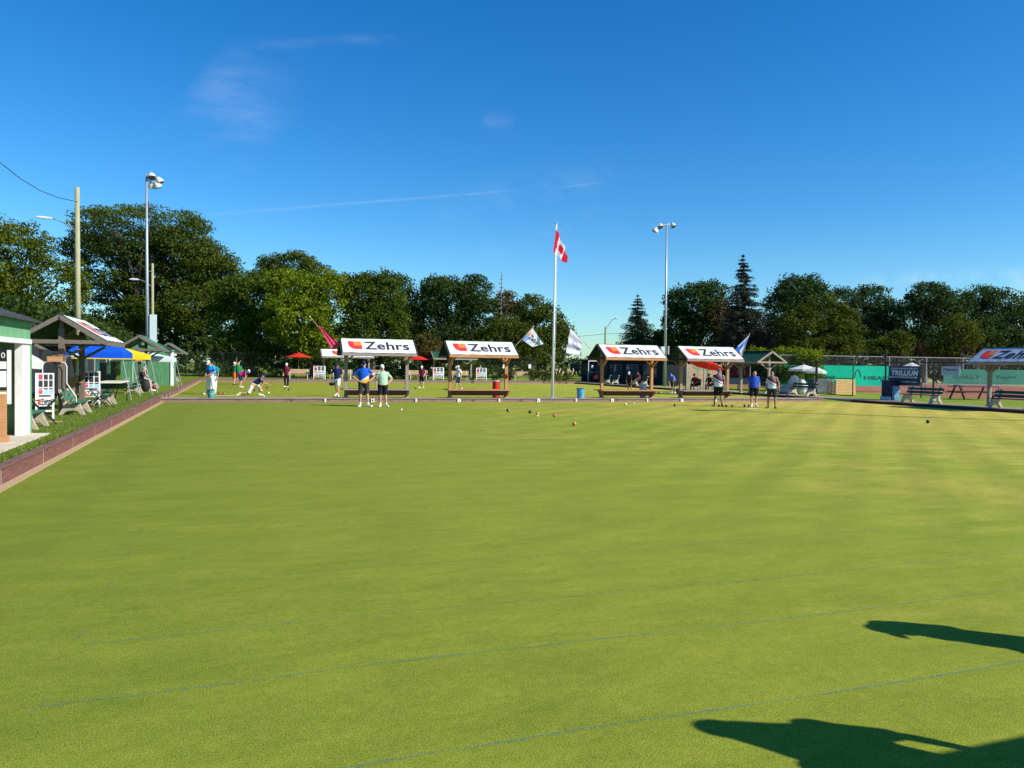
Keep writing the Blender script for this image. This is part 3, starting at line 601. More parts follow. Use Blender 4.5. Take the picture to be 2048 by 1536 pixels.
# ================================================================== SHEDS
shingle = mat('dark_shingles', (.05, .05, .055), .9, .35, 14, bmp=.5)
inside = mat('shed_interior', (.1, .06, .045), .9, .3, 5)
def clapboard(name, c):
    m, t, b = base(name); o = coord(t); sp = t.nodes.new('ShaderNodeSeparateXYZ'); t.links.new(o, sp.inputs[0])
    s_ = M(t, 'ADD', sp.outputs[0], sp.outputs[1]); ph = M(t, 'FRACT', M(t, 'MULTIPLY', s_, 4.5)); n1 = noise(t, mapv(t, o, (3, 3, .5)), 4, 5, .6)
    cc = ramp(t, n1, [(.3, tuple(x*.72 for x in c)), (.7, tuple(x*1.2 for x in c))]); cc = mixc(t, M(t, 'LESS_THAN', ph, .06), cc, tuple(x*.45 for x in c))
    t.links.new(cc, b.inputs['Base Color']); b.inputs['Roughness'].default_value = .75; bump(t, b, ph, .2, .01); b.inputs['Specular IOR Level'].default_value = .15; return m
gboard = clapboard('green_boards', (.16, .36, .19)); gboard_s = clapboard('green_boards_far', (.09, .25, .12))
x1, x0, y0, y1 = -3.86, -7.0, 12.0, 17.5
r = empty('shed', (0, 0, .25), 0, 'green open-fronted shed with a white corner, cut by the left edge of the photo', 'shed')
MB().box(x0, x0+.1, y0, y1, 0, 2.2).build('back_wall', gboard, r)
MB().box(x0, x1-.02, y1-.08, y1, 0, 2.2).build('side_wall', gboard, r); MB().box(x0, x1-.02, y0, y0+.08, 0, 2.2).build('side_wall', gboard, r)
b = MB().box(x1-.12, x1, y1-.62, y1-.02, .0, 1.78); b.build('corner_panel', offwhite, r)
MB().box(x1-.03, x1+.02, y1-.02, y1+.03, 0, 1.84).build('corner_trim', green_paint, r)
MB().box(x1-.14, x1+.03, y0, y1-.0, 1.78, 1.87).build('header', offwhite, r)
MB().box(x1-.12, x1, y0, y1, 1.87, 2.16).build('upper_panel', gboard, r); MB().box(x1-.02, x1+.04, y0, y1+.03, 2.10, 2.22).build('fascia', green_paint, r)
b = MB(); xm = (x0+x1)/2; b.add([(x1+.16, y0-.1, 2.24), (x1+.16, y1+.08, 2.24), (xm, y1+.08, 2.84), (xm, y0-.1, 2.84), (x0-.15, y1+.08, 2.24), (x0-.15, y0-.1, 2.24),
   (x1+.16, y0-.1, 2.20), (x1+.16, y1+.08, 2.20), (xm, y1+.08, 2.78), (xm, y0-.1, 2.78), (x0-.15, y1+.08, 2.20), (x0-.15, y0-.1, 2.20)],
   [(0, 1, 2, 3), (3, 2, 4, 5), (6, 9, 8, 7), (9, 11, 10, 8), (0, 6, 7, 1), (1, 7, 8, 2), (2, 8, 10, 4), (4, 10, 11, 5), (5, 11, 9, 3), (3, 9, 6, 0)]); b.build('roof', shingle, r)
b = MB().add([(x1, y1-.01, 2.2), (x0, y1-.01, 2.2), (xm, y1-.01, 2.78)], [(0, 1, 2)]); b.build('gable', gboard, r)
MB().box(x0+.1, x1+.35, y0, y1-.1, -.2, .03).build('floor_slab', mat('pale_slab', (.6, .52, .4), .9, .12, 4), r)
MB().box(x1-1.3, x1-1.2, y0+.08, y1-.08, .03, 2.1).build('inner_wall', inside, r)
# things kept in the shed
def shed_board(Y):
    a = PY(-28, 700, Y); b_ = PY(21, 700, Y); r = empty('scoreboard', (a[0], Y, .28), 0, 'white framed scoreboard standing inside the green shed at the left edge', 'scoreboard'); w_ = b_[0]-a[0]; z = lambda py: PY(5, py, Y)[2]-.28
    for x in (0, w_-.045): MB().box(x, x+.05, -.03, .03, z(808), z(700)).build('upright', white, r)
    b = MB().box(.05, w_-.045, -.02, .0, z(774), z(742)); b.box(.05, w_-.045, -.02, 0, z(788), z(784)); b.box(.05, w_-.045, -.02, 0, z(738), z(723)); b.build('panel', white, r)
    b = MB().box(.05, w_-.1, -.01, .01, z(722), z(701)); b.build('number_panel', black, r); b = MB().text('0', lambda u, v: (u, -.014, v), w_*.62, z(716), w_*.17, z(705)-z(716), 0, .0); b.build('number', white, r)
    b = MB().box(.05, w_-.3, -.028, -.022, z(737), z(726)); b.build('name_plate', mat('plate_blue', (.02, .12, .4), .5, .05), r); b = MB().text('TODAY', lambda u, v: (u, -.031, v), .1, z(734), w_-.44, z(729)-z(734), 0, .03); b.build('lettering', white, r)
shed_board(15.3)
a = PY(-25, 800, 15.6); b_ = PY(10, 800, 15.6); zt = PY(0, 785, 15.6)[2]
r = empty('cabinet', (a[0], 15.6, .28), 0, 'orange plywood cabinet inside the green shed at the left edge', 'cabinet'); MB().box(0, b_[0]-a[0], 0, .12, 0, zt-.28).build('body', W_or, r); MB().box(-.03, b_[0]-a[0]+.04, -.06, .14, 0, .1).build('plinth', W_or, r); MB().box(-.02, b_[0]-a[0]+.02, -.02, .13, zt-.28, zt-.25).build('top', W_or, r)
# far green shed on the left
r = empty('shed', (0, 0, .25), 0, 'far green board shed with a white front trim, behind the green-roofed shelter on the left', 'shed')
MB().box(-6.4, -3.75, 49.6, 53.6, 0, 2.1).build('wall', gboard_s, r); MB().add([(-6.4, 49.59, 2.1), (-3.75, 49.59, 2.1), (-5.1, 49.59, 2.7)], [(0, 1, 2)]).build('gable', gboard_s, r)
b = MB(); b.add([(-3.55, 49.4, 2.04), (-3.55, 53.8, 2.04), (-5.1, 53.8, 2.75), (-5.1, 49.4, 2.75), (-6.6, 53.8, 2.04), (-6.6, 49.4, 2.04)], [(0, 1, 2, 3), (3, 2, 4, 5)]); b.build('roof', roof_green, r)
MB().box(-3.75, -3.6, 49.55, 49.9, 0, 2.1).build('corner_trim', white, r); MB().box(-3.75, -3.7, 49.9, 53.6, 1.8, 2.1).build('header', white, r)
# dark screened fence along the left lawn
def linkmat(name, c, cell, wdt, alpha_bg=0.0):
    m, t, b = base(name); o = t.nodes.new('ShaderNodeTexCoord').outputs['Object']; sp = t.nodes.new('ShaderNodeSeparateXYZ'); t.links.new(o, sp.inputs[0])
    s_ = M(t, 'ADD', sp.outputs[0], sp.outputs[1]); u = M(t, 'ADD', s_, sp.outputs[2]); v = M(t, 'SUBTRACT', s_, sp.outputs[2])
    a = M(t, 'LESS_THAN', M(t, 'FRACT', M(t, 'DIVIDE', u, cell)), wdt); c2 = M(t, 'LESS_THAN', M(t, 'FRACT', M(t, 'DIVIDE', v, cell)), wdt)
    al = M(t, 'MAXIMUM', M(t, 'MAXIMUM', a, c2), alpha_bg); t.links.new(al, b.inputs['Alpha']); b.inputs['Base Color'].default_value = (*c, 1); b.inputs['Roughness'].default_value = .6
    return m
link_dark = linkmat('chain_link_black', (.02, .025, .025), .075, .04); link_grey = linkmat('chain_link_galvanised', (.3, .32, .32), .075, .03); screen_dk = linkmat('dark_screen', (.03, .035, .04), .075, .2, .93)
def fence(p0, p1, z0, h, step, postm, meshm, label, r_=.03, mid=False, name='chain_link_fence', group=None, rail=True):
    p0 = Vector((p0[0], p0[1], z0)); p1 = Vector((p1[0], p1[1], z0)); L = (p1-p0).length; a = math.atan2(p1.y-p0.y, p1.x-p0.x)
    r = empty(name, p0, a, label, 'fence', group); n = max(1, round(L/step))
    for i in range(n+1): MB().tube([(L*i/n, 0, 0), (L*i/n, 0, h+.03)], r_*1.25, 8).build('post', postm, r)
    if rail: MB().tube([(0, 0, h), (L, 0, h)], r_*.8, 6).build('top_rail', postm, r)
    if mid: MB().tube([(0, 0, h*mid), (L, 0, h*mid)], r_*.7, 6).build('middle_rail', postm, r)
    MB().add([(0, .01, .03), (L, .01, .03), (L, .01, h), (0, .01, h)], [(0, 1, 2, 3)]).build('mesh', meshm, r); return r
fence((-7.6, 18), (-7.6, 36), .25, 2.35, 2.6, black, screen_dk, 'tall dark screened fence behind the shelter and canopies on the left lawn')
fence((-7.6, 36), (-7.6, 71), .25, 2.35, 2.9, black, link_dark, 'dark chain link fence running on behind the far green shed')
fence((-7.6, 76.5), (30, 76.5), .25, 2.3, 3.1, black, link_dark, 'dark chain link fence along the back of the far green', mid=.38)
# wooden notice boards on the back fence
NB = None
for px, lab in ((738, 'white notice plate beside the head of the man in blue'), (799, 'white notice plate at the right post of the first shelter'), (863, 'white notice plate right of the right red parasol'), (913, 'white notice plate above the walking player'), (960, 'white notice plate above the small scoreboard under the second shelter'), (1009, 'white notice plate by the right post of the second shelter'), (1060, 'white notice plate on the back fence left of the flagpole')):
    p = PY(px, 733, 76.3)
    if NB is None:
        NB = empty('notice_plate', (p[0], 76.38, p[2]-.2), 0, lab, 'sign', 'white notice plates on the back fence'); MB().box(-.14, .14, -.015, .015, 0, .42).build('plate', white, NB); MB().box(-.02, .02, .016, .04, -.02, .44).build('bracket', galv, NB)
    else: dup(NB, (p[0], 76.38, p[2]-.2), 0, lab)
# ================================================================== POLES
def lampcluster(b_parent, top, heads, m1):
    for hx, hy, hz, yaw in heads:
        c = Vector(top)+Vector((hx, hy, hz)); d = Vector((math.cos(yaw)*.55, math.sin(yaw)*.55, -1)).normalized(); s_ = d.orthogonal().normalized(); b = MB()
        pts = [c-d*.28, c-d*.25, c-d*.16, c-d*.04, c+d*.11]; b.tube([tuple(q) for q in pts], [.035, .10, .165, .225, .25], 18, 0, True); h = b.build('lamp_head', m1, b_parent, smooth=False)
        MB().tube([tuple(c+d*.1105), tuple(c+d*.13)], [.235, .22], 18).build('lens', lens_m, h)
        bb = MB().bar(tuple(Vector(top)+Vector((hx*.2, hy*.2, hz*.5))), tuple(c-d*.2), .05, .05); bb.build('bracket', galv, b_parent)
lens_m = mat('lamp_glass', (.1, .11, .1), .2, .2, 5); lampw = mat('lamp_shell', (.62, .64, .6), .45, .15, 4)
px, py = -5.25, 52.3; zt = PD(293, 348, float(np.dot(np.array([px, py, 5])-CAM, FW)))[2]
r = empty('light_pole', (px, py, .25), 0, 'tall grey floodlight pole with domed lamps rising behind the left shelters', 'light pole', 'floodlight poles round the greens'); tp = PD(293, 348, float(np.dot(np.array([px, py, 13])-CAM, FW))); lx, ly, lz = tp[0]-px, tp[1]-py, tp[2]-.25
MB().tube([(0, 0, 0), (lx, ly, lz)], [.12, .06], 12).build('pole', galv, r, smooth=True); lampcluster(r, (lx, ly, lz-.15), [(.3, -.1, .0, -1.2), (.72, .1, -.2, -.1), (.62, .1, -.5, .3), (.3, .3, -.48, 1.8)], lampw)
MB().bar((lx, ly, lz-.1), (lx+.7, ly, lz-.3), .05, .05).build('cross_arm', galv, r)
b = MB().box(.12, .5, -.15, .15, 2.35, 4.3); b.build('switch_box', mat('switch_box_grey', (.5, .6, .58), .5, .08), r)
q = PX(1331, 700, 34.2); D = float(np.dot(np.array([q[0], q[1], 3])-CAM, FW)); tp = PD(1333.5, 446, D)
r = empty('light_pole', (q[0], q[1], .14), 0, 'tall grey floodlight pole with domed lamps behind the third and fourth shelters', 'light pole', 'floodlight poles round the greens'); lx, ly, lz = tp[0]-q[0], tp[1]-q[1], tp[2]-.14
MB().tube([(0, 0, 0), (lx, ly, lz)], [.13, .06], 12).build('pole', galv, r, smooth=True); lampcluster(r, (lx, ly, lz-.1), [(.55, -.1, -.1, -.9), (-.55, .1, -.2, -1.2), (-1.0, .2, -.55, 2.8), (-.8, .4, -.5, 1.6)], lampw)
MB().bar((lx-.9, ly, lz-.25), (lx+.5, ly, lz-.02), .05, .05).build('cross_arm', galv, r)
MB().box(-.5, -.15, -.15, .15, 2.3, 3.35).build('switch_box', mat('switch_box_grey', (.5, .6, .58), .5, .08), r); MB().box(.2, .3, -.1, .1, 2.7, 3.4).build('meter_box', galv, r)
r = empty('light_pole', (33.4, 14.2, .14), 0, 'floodlight pole outside the frame, casting the long thin shadow across the green', 'light pole', 'floodlight poles round the greens')
MB().tube([(0, 0, 0), (0, 0, 14)], [.17, .13], 12).build('pole', galv, r, smooth=True); lampcluster(r, (0, 0, 13.9), [(.55, -.1, -.1, -.9), (-.55, .1, -.2, -1.2), (-1.0, .2, -.55, 2.8), (.9, .4, -.5, 1.6)], lampw)
polewood = wood('pole_wood', (.3, .29, .16), (.44, .42, .26), 'Z')
def utility(pxy, top_px, D, wpx, arm, label):
    tp = PD(*top_px, D); r = empty('utility_pole', (tp[0]+pxy, tp[1], .25), 0, label, 'utility pole', 'wooden utility poles on the left'); R = wpx*D/F/2; H = tp[2]-.25
    MB().tube([(0, 0, 0), (-pxy, 0, H)], [R*1.15, R*.85], 12).build('pole', polewood, r, smooth=True)
    a0, a1, a2, a3 = [Vector(PD(x, y, D))-Vector((tp[0]+pxy, tp[1], .25)) for x, y in arm]
    ar = MB().tube([tuple(a0), tuple(a1), tuple(a2)], [.035, .03, .03], 8).build('lamp_arm', galv, r)
    b = MB(); d = (a3-a2); b.tube([tuple(a2), tuple(a2+d*.3), tuple(a2+d*.8), tuple(a3)], [.05, .11, .1, .03], 10, R2=[.04, .06, .05, .02]); b.build('lamp_head', mat('lamp_head_grey', (.65, .68, .7), .4, .1), r)
    MB().box(-R-.12, -R+.02, -.08, .08, H*.62, H*.66).build('fuse_box', black, r); MB().tube([(R*.2-pxy, -R, H*.93), (R*.2-pxy-.25, -R-.05, H*.93)], .03, 6).build('insulator', galv, r)
    return r
utility(.05, (154.5, 375), 46, 10, ((148, 460), (130, 446), (105, 437), (70, 433)), 'wooden utility pole with a curved street lamp arm, rising behind the left grey shelter')
utility(.03, (305, 527), 64, 5.5, ((301, 572), (290, 563), (278, 559), (258, 558)), 'farther wooden utility pole with a lamp arm, right beside the floodlight pole')
def wire(pts, D, r_, label):
    P_ = [PD(x, y, d) for (x, y), d in zip(pts, D)]; o = MB().tube([tuple(p) for p in P_], r_, 5).build('power_line', black); tag(o, label, 'cable')
wire([(-160, 228), (-60, 292), (0, 325), (40, 357), (80, 381), (115, 395), (148, 402)], [30, 34, 37, 40, 42, 44, 45.8], .02, 'black overhead cable sagging from the upper left to the utility pole')
wire([(150, 404), (158, 425), (170, 445), (230, 520), (303, 545)], [46, 50, 55, 75, 84], .014, 'thin cable running on from the first utility pole to the second')
wire([(-80, 405), (0, 425), (30, 441), (60, 462)], [50, 55, 58, 62], .012, 'thin cable above the left tree')
tp = PD(1211, 655, 130)
r = empty('street_lamp', (tp[0], tp[1], .14), 0, 'distant street lamp on a wooden pole in the gap between the trees', 'street lamp'); MB().tube([(0, 0, 0), (0, 0, tp[2])], [.2, .15], 8).build('pole', polewood, r)
A = [Vector(PD(x, y, 130))-Vector((tp[0], tp[1], .14)) for x, y in ((1211, 661), (1217, 650), (1224, 640), (1232, 636), (1237, 638))]; MB().tube([tuple(v) for v in A[:4]], .06, 6).build('lamp_arm', galv, r); MB().tube([tuple(A[3]), tuple(A[4])], [.14, .09], 8).build('lamp_head', galv, r)
wire([(1120, 676), (1211, 668), (1330, 664)], [130, 130, 130], .03, 'faint cable crossing the sky gap at the street lamp')

# ================================================================== RIGHT SIDE
FXR = 33.75
gx = lambda px, py=795: PX(px, py, FXR)[1]
ya, yb, yc, yd = gx(2120), gx(1770), gx(1705), gx(1631)
fence((FXR, ya-6), (FXR, yb), .14, 2.05, 3.0, black, link_dark, 'black chain link fence along the right bank, behind the dark benches', .035)
fence((FXR, yd), (FXR, 46.5), .14, 2.05, 3.2, black, link_dark, 'black chain link fence on the right, in front of the hedge', .035)
r = empty('gate', (FXR, (yb+yd)/2, .14), math.pi/2, 'open double gate of black tube and mesh with a raised top bar', 'gate'); L = yd-yb
for x in (-L/2, L/2): MB().tube([(x, 0, 0), (x, 0, 2.75 if x < 0 else 2.1)], .05, 8).build('gate_post', black, r)
MB().tube([(-L/2, 0, 2.3), (-L/2+.5, 0, 2.62), (L/2-(yd-yc)-.5, 0, 2.58), (L/2-(yd-yc), 0, 2.2), (L/2, 0, 2.1)], .035, 8).build('top_bar', black, r)
b = MB(); k = L/2-(yd-yc)
for x in (k, L/2-.1): b.tube([(x, 0, .08), (x, 0, 2.15)], .03, 6)
for z in (.1, 1.1, 2.0): b.tube([(k, 0, z), (L/2-.1, 0, z)], .025, 6)
b.build('gate_leaf', black, r); MB().add([(k, .01, .1), (L/2-.1, .01, .1), (L/2-.1, .01, 2.0), (k, .01, 2.0)], [(0, 1, 2, 3)]).build('mesh', link_dark, r)
# banners on the fence
bw = mat('banner_blue', (.012, .075, .2), .5, .15, 2)
def onfence(pxl, pxr, pyt, pyb, X, fn):
    a = PX(pxl, pyt, X); c = PX(pxr, pyt, X); return a, c
a = PX(1777, 732, FXR-.08); c = PX(1842, 734, FXR-.08); zb = PX(1810, 771, FXR-.08)[2]; zt = PX(1810, 732, FXR-.08)[2]; L = a[1]-c[1]; H = zt-zb
r = empty('banner', (FXR-.07, a[1], zb), -math.pi/2, 'dark blue sponsor banner with slanted white lettering hung on the right fence', 'banner')
bm_, t_, b_ = base('banner_blue_bands'); sp = t_.nodes.new('ShaderNodeSeparateXYZ'); t_.links.new(coord(t_), sp.inputs[0])
t_.links.new(ramp(t_, M(t_, 'DIVIDE', sp.outputs[2], H), [(0, (.008, .06, .15)), (.12, (.005, .022, .07)), (.5, (.004, .015, .05)), (.8, (.008, .05, .12)), (1, (.005, .03, .085))]), b_.inputs['Base Color']); b_.inputs['Roughness'].default_value = .5
wv = lambda u, v: .02*math.sin(u*2.1+v)
b = MB(); n = 20; b.add([(L*i/n, wv(L*i/n, z), z) for z in (0, H) for i in range(n+1)], [(i, i+1, n+2+i, n+1+i) for i in range(n)]); b.build('sheet', bm_, r)
sl = lambda u, v: (u+.22*(v-H*.5), wv(u, v)-.012, v)
b = MB().text('SEASON OPENING PARTNER', lambda u, v: (u, wv(u, v)-.012, v), .08*L, H*.83, .84*L, H*.08, 0, .03); b.text('TRILLIUM', sl, .07*L, H*.50, .84*L, H*.27, 0, .05); b.text('Trilliumroofing.com', lambda u, v: (u, wv(u, v)-.012, v), .1*L, H*.13, .8*L, H*.11, 0, .02); b.build('lettering', mat('banner_lettering', (.62, .66, .74), .6, .05), r); MB().box(.05*L, .9*L, -.04, -.034, H*.385, H*.46).build('stripe', mat('banner_lettering', (.62, .66, .74), .6, .05), r)
b = MB().text('ROOFING & EXTERIORS', lambda u, v: (u, -.044, v), .1*L, H*.40, .74*L, H*.045, 0, .03); b.build('small_lettering', bw, r)
a = PX(1883, 733, FXR-.08); c = PX(1920, 734, FXR-.08); zb = PX(1900, 751, FXR-.08)[2]; H = PX(1900, 733, FXR-.08)[2]-zb; L = a[1]-c[1]
r = empty('banner', (FXR-.07, a[1], zb), -math.pi/2, 'small pale sign with dark lettering on the right fence, right of the blue banner', 'banner'); MB().box(0, L, -.01, .01, 0, H).build('sheet', mat('pale_sign', (.42, .5, .58), .6, .08), r)
b = MB().text('FYidoctors', lambda u, v: (u, -.014, v), .12*L, H*.5, .76*L, H*.3, 0, .04); b.build('lettering', bw, r); MB().text('vision care and eyewear', lambda u, v: (u, -.014, v), .15*L, H*.22, .7*L, H*.1, 0, .01).build('small_lettering', bw, r)
# tennis fence and windscreens
TX = G(1775, 787, .14)[0]+5
def tfence(px0, px1, D0, D1, top, label):
    a = PD(px0, 740, D0); c = PD(px1, 740, D1); return fence(a, c, .14, top, 3.0, galv, link_grey, label, .03)
q0, q1 = PD(1560, 740, 55.6), PD(1778, 740, 57)
fence(q0, q1, .14, 2.6, 2.9, galv, link_grey, 'galvanised tennis court fence behind the bright green windscreen', .03); fence(q1, PD(2140, 740, 59), .14, 2.6, 2.9, galv, link_grey, 'galvanised tennis court fence continuing right behind the blue banner', .03)
def windscreen(p0, p1, z0, z1, m, words, label, wm):
    p0 = Vector((p0[0], p0[1], z0)); p1 = Vector((p1[0], p1[1], z0)); L = (p1-p0).length; a = math.atan2(p1.y-p0.y, p1.x-p0.x); r = empty('windscreen', p0, a, label, 'windscreen'); H = z1-z0; n = 40
    f = lambda u, v, o=0: (u, .03*math.sin(u*1.9)*(.4+.6*(1-v/H))-.06-o, v)
    b = MB(); b.add([f(L*i/n, H*j/3) for j in range(4) for i in range(n+1)], [(j*(n+1)+i, j*(n+1)+i+1, (j+1)*(n+1)+i+1, (j+1)*(n+1)+i) for j in range(3) for i in range(n)]); s_ = b.build('sheet', m, r, smooth=True)
    b = MB()
    for st, u0, u1, v0, v1 in words:
        if st == '^':
            for sx in (-1, 1): b.add([f(u0*L+(u1-u0)*L*(.5+sx*.1), H*v1, .02), f(u0*L+(u1-u0)*L*(.5+sx*.36), H*(v0*.3+v1*.7), .02), f(u0*L+(u1-u0)*L*(.5+sx*.5), H*v0, .02), f(u0*L+(u1-u0)*L*(.5+sx*.38), H*v0, .02), f(u0*L+(u1-u0)*L*(.5+sx*.24), H*(v0*.4+v1*.6), .02), f(u0*L+(u1-u0)*L*(.5+sx*.1), H*(v0*.15+v1*.85), .02)], [(0, 1, 2, 3, 4, 5)])
            b.add([f(u0*L+(u1-u0)*L*.4, H*(v0*.15+v1*.85), .02), f(u0*L+(u1-u0)*L*.6, H*(v0*.15+v1*.85), .02), f(u0*L+(u1-u0)*L*.6, H*v1, .02), f(u0*L+(u1-u0)*L*.4, H*v1, .02)], [(0, 1, 2, 3)])
        else: b.text(st, lambda u, v: f(u, v, .02), u0*L, H*v0, (u1-u0)*L, H*(v1-v0), 0, .04)
    b.build('lettering', wm, r)
wsg = cloth('windscreen_green', (.004, .42, .25), .05); wsg2 = cloth('windscreen_faded', (.05, .2, .14), .1); wl = mat('windscreen_print', (.01, .12, .09), .8, .1); wl2 = mat('windscreen_print_faded', (.03, .14, .11), .8, .1)
zz = lambda py, D: PD(1670, py, D)[2]
p0, p1 = PD(1555, 740, 55), PD(1782, 740, 56.4)
windscreen(p0, p1, zz(771, 56), zz(731, 56), wsg, [('HEAD', .36, .50, .34, .5), ('^', .665, .73, .42, .82), ('HEAD', .755, .99, .32, .5)], 'bright green tennis court windscreen with a dark printed sports logo and lettering', wl)
p0, p1 = PD(1886, 740, 56.5), PD(2120, 740, 58)
windscreen(p0, p1, PD(1960, 767, 57)[2], PD(1960, 739, 57)[2], wsg2, [('RALLY', .09, .32, .36, .62), ('Rogers', .45, .62, .36, .62)], 'faded green windscreen with ghosted lettering at the right edge', wl2)
# tennis net seen edge-on behind the fence
p0, p1 = PD(1843, 766, 45.5), PD(2110, 775, 43.5)
r = empty('tennis_net', tuple((p0[0], p0[1], .14)), math.atan2(p1[1]-p0[1], p1[0]-p0[0]), 'tennis net with a white top band behind the right fence', 'net'); L = math.hypot(p1[0]-p0[0], p1[1]-p0[1]); zt = p0[2]-.14
MB().box(0, L, -.01, .01, zt-.07, zt).build('top_band', white, r); MB().add([(0, 0, .02), (L, 0, .02), (L, 0, zt-.07), (0, 0, zt-.07)], [(0, 1, 2, 3)]).build('mesh', link_dark, r); MB().tube([(0, 0, 0), (0, 0, zt+.04)], .04, 8).build('net_post', dark_green, r)
# picnic table
red_wood = wood('table_red_brown', (.05, .022, .018), (.11, .05, .04)); p = G(1943, 799, .142)
r = empty('picnic_table', tuple(p), -.30, 'dark red-brown picnic table on the clay behind the right fence', 'picnic table')
for k in range(4): MB().box(-1.25, 1.25, -.33+k*.17, -.18+k*.17, .72, .76).build('top_plank', red_wood, r)
for s_ in (-1, 1): MB().box(-1.25, 1.25, s_*.72-.13, s_*.72+.13, .43, .47).build('seat', red_wood, r)
for s_ in (-1, 1):
    for t2 in (-1, 1): MB().bar((s_*.85, t2*.22, .72), (s_*.85, t2*.7, 0), .05, .1, 0, (1, 0, 0)).build('leg', red_wood, r)
    MB().bar((s_*.9, -.8, .41), (s_*.9, .8, .41), .045, .09, 0, (0, 0, 1)).build('cross_bar', red_wood, r)
# pallets and bags
def pallet(loc, rz, tilt, m, label, w_=1.4, h_=1.1, n=7, gap=.25):
    r = empty('pallet', loc, rz, label, 'pallet', 'pallets leaning by the gate'); r.rotation_euler = (tilt, 0, rz)
    for k in range(n): d = h_/n; MB().box(-w_/2, w_/2, -.012, .012, k*d, k*d+d*(1-gap)).build('slat', m, r)
    for x in (-w_/2+.05, 0, w_/2-.05): MB().box(x-.045, x+.045, .012, .10, 0, h_).build('stringer', m, r)
    return r
pine = wood('pale_pine', (.6, .36, .12), (.85, .58, .24))
p = G(1692, 789, .14); pallet((p[0], p[1], .14), -.25, -.12, pine, 'large pale pine pallet standing on edge behind the gate', 1.32, 1.0, 7, .12)
p = G(1662, 789, .14); r = pallet((p[0], p[1], .14), -.9, -.2, W_tan, 'narrow pallet leaning left of the big pine one', .55, .9, 6, .5)
bagm = cloth('bag_white', (.62, .63, .65), .08); 
def bag(px, py, w_, h_, label, m=bagm, ph=0.0):
    p = G(px, py, .14); b = MB(); b.ball((0, 0, h_*.5), (w_/2, w_*.42, h_*.55), 20, 14); v = []
    for x, y, z in b.v: k = 1+.08*math.sin(5*math.atan2(y, x)+z*6+ph)+.05*math.sin(11*z+ph); zz_ = max(0, z); v.append((x*k*(1 if zz_ < h_*.7 else .8), y*k, zz_))
    b.v = v; o = b.build('sack', m, smooth=True, loc=tuple(p)); tag(o, label, 'sack', 'white sacks behind the bench by the gate')
bag(1588, 787, .95, 1.15, 'tall bulging white sack behind the dark bench'); bag(1602, 788, .8, .95, 'white sack to the right of the tallest one', ph=1.5); bag(1569, 788, .9, .55, 'low grey-white sack left of the tall white ones', cloth('bag_grey', (.3, .33, .36)), .7)
p = G(1640, 786, .14); b = MB().box(-.8, .8, -.3, .3, 0, .95); o = b.build('storage_box', mat('tarp_dark_grey', (.09, .1, .11), .7, .3, 3), loc=tuple(p), bevel=.05); tag(o, 'dark grey covered storage box behind the bench by the gate', 'box')
# dark crate and tubs below the banner
p = G(1797, 800, .14); b = MB(); r = empty('wheeled_bin', (33.35, p[1], .14), -math.pi/2, 'dark navy bin below the left half of the blue banner', 'bin'); MB().box(-.35, .35, -.3, .25, .06, 1.0).build('body', mat('bin_navy', (.01, .015, .05), .5, .2), r, bevel=.03); MB().box(-.38, .38, -.33, .28, 1.0, 1.06).build('lid', mat('bin_navy', (.01, .015, .05)), r); MB().tube([(-.3, .2, .08), (.3, .2, .08)], .08, 12).build('wheel', black, r)
p = G(1822, 800, .14); r = empty('tub', (33.3, p[1], .14), -math.pi/2, 'pale blue plastic tub stack right of the navy bin below the banner', 'tub'); MB().box(-.4, .45, -.2, .2, 0, .78).build('body', mat('tub_blue', (.12, .25, .42), .5, .2, 3), r, bevel=.04)
for k in range(3): MB().box(-.42, .47, -.22, .22, .24*k+.2, .24*k+.23).build('rim', mat('tub_rim', (.25, .4, .55), .5), r)
p = G(1772, 800, .14); r = empty('tub', (33.2, p[1], .14), 0, 'small low white tub at the foot of the gate post', 'tub'); MB().box(-.2, .2, -.35, .35, 0, .16).build('body', offwhite, r, bevel=.02); MB().box(-.22, .22, -.37, .37, .16, .19).build('lid', sb_blue, r)
# clubhouse-like dark building far right bank, mural, red banner, board
dk = clapboard('slate_boards', (.012, .017, .02)); y0_ = PX(1325, 780, 35.0)[1]
r = empty('clubhouse', (0, 0, .14), 0, 'long low dark slate building on the far right bank, behind the third and fourth shelters', 'building')
ZB = 2.15; X0 = 35.0
MB().box(X0, X0+2.9, y0_, 76, 0, ZB).build('wall', dk, r)
MB().add([(X0-.3, y0_-.3, ZB), (X0+3.2, y0_-.3, ZB), (X0+3.2, 76.3, ZB), (X0-.3, 76.3, ZB), (X0-.3, y0_-.3, ZB+.12), (X0+3.2, y0_-.3, ZB+.12), (X0+3.2, 76.3, ZB+.12), (X0-.3, 76.3, ZB+.12)], [(3, 2, 1, 0), (4, 5, 6, 7), (0, 1, 5, 4), (1, 2, 6, 5), (2, 3, 7, 6), (3, 0, 4, 7)]).build('roof', mat('flat_roof_dark', (.03, .035, .035), .8), r)
winm = mat('window_dark_glass', (.02, .05, .09), .1, .2, 2, spec=.6)
for k in range(6):
    yy = y0_+1.0+k*3.3; f = MB().box(X0-.03, X0, yy, yy+2.4, .7, 1.85).build('window_frame', mat('frame_grey', (.1, .12, .14), .5), r); MB().box(X0-.045, X0-.03, yy+.08, yy+1.16, .77, 1.78).build('pane', winm, f); MB().box(X0-.045, X0-.03, yy+1.24, yy+2.32, .77, 1.78).build('pane', winm, f)
a = PD(1374, 728, 53); c = PD(1442, 728, 55); r = empty('mural_wall', (a[0], a[1], .14), math.atan2(c[1]-a[1], c[0]-a[0]), 'colourful painted board wall with orange, green and blue patches behind the red parasol', 'wall'); L = math.hypot(c[0]-a[0], c[1]-a[1]); H = a[2]-.14
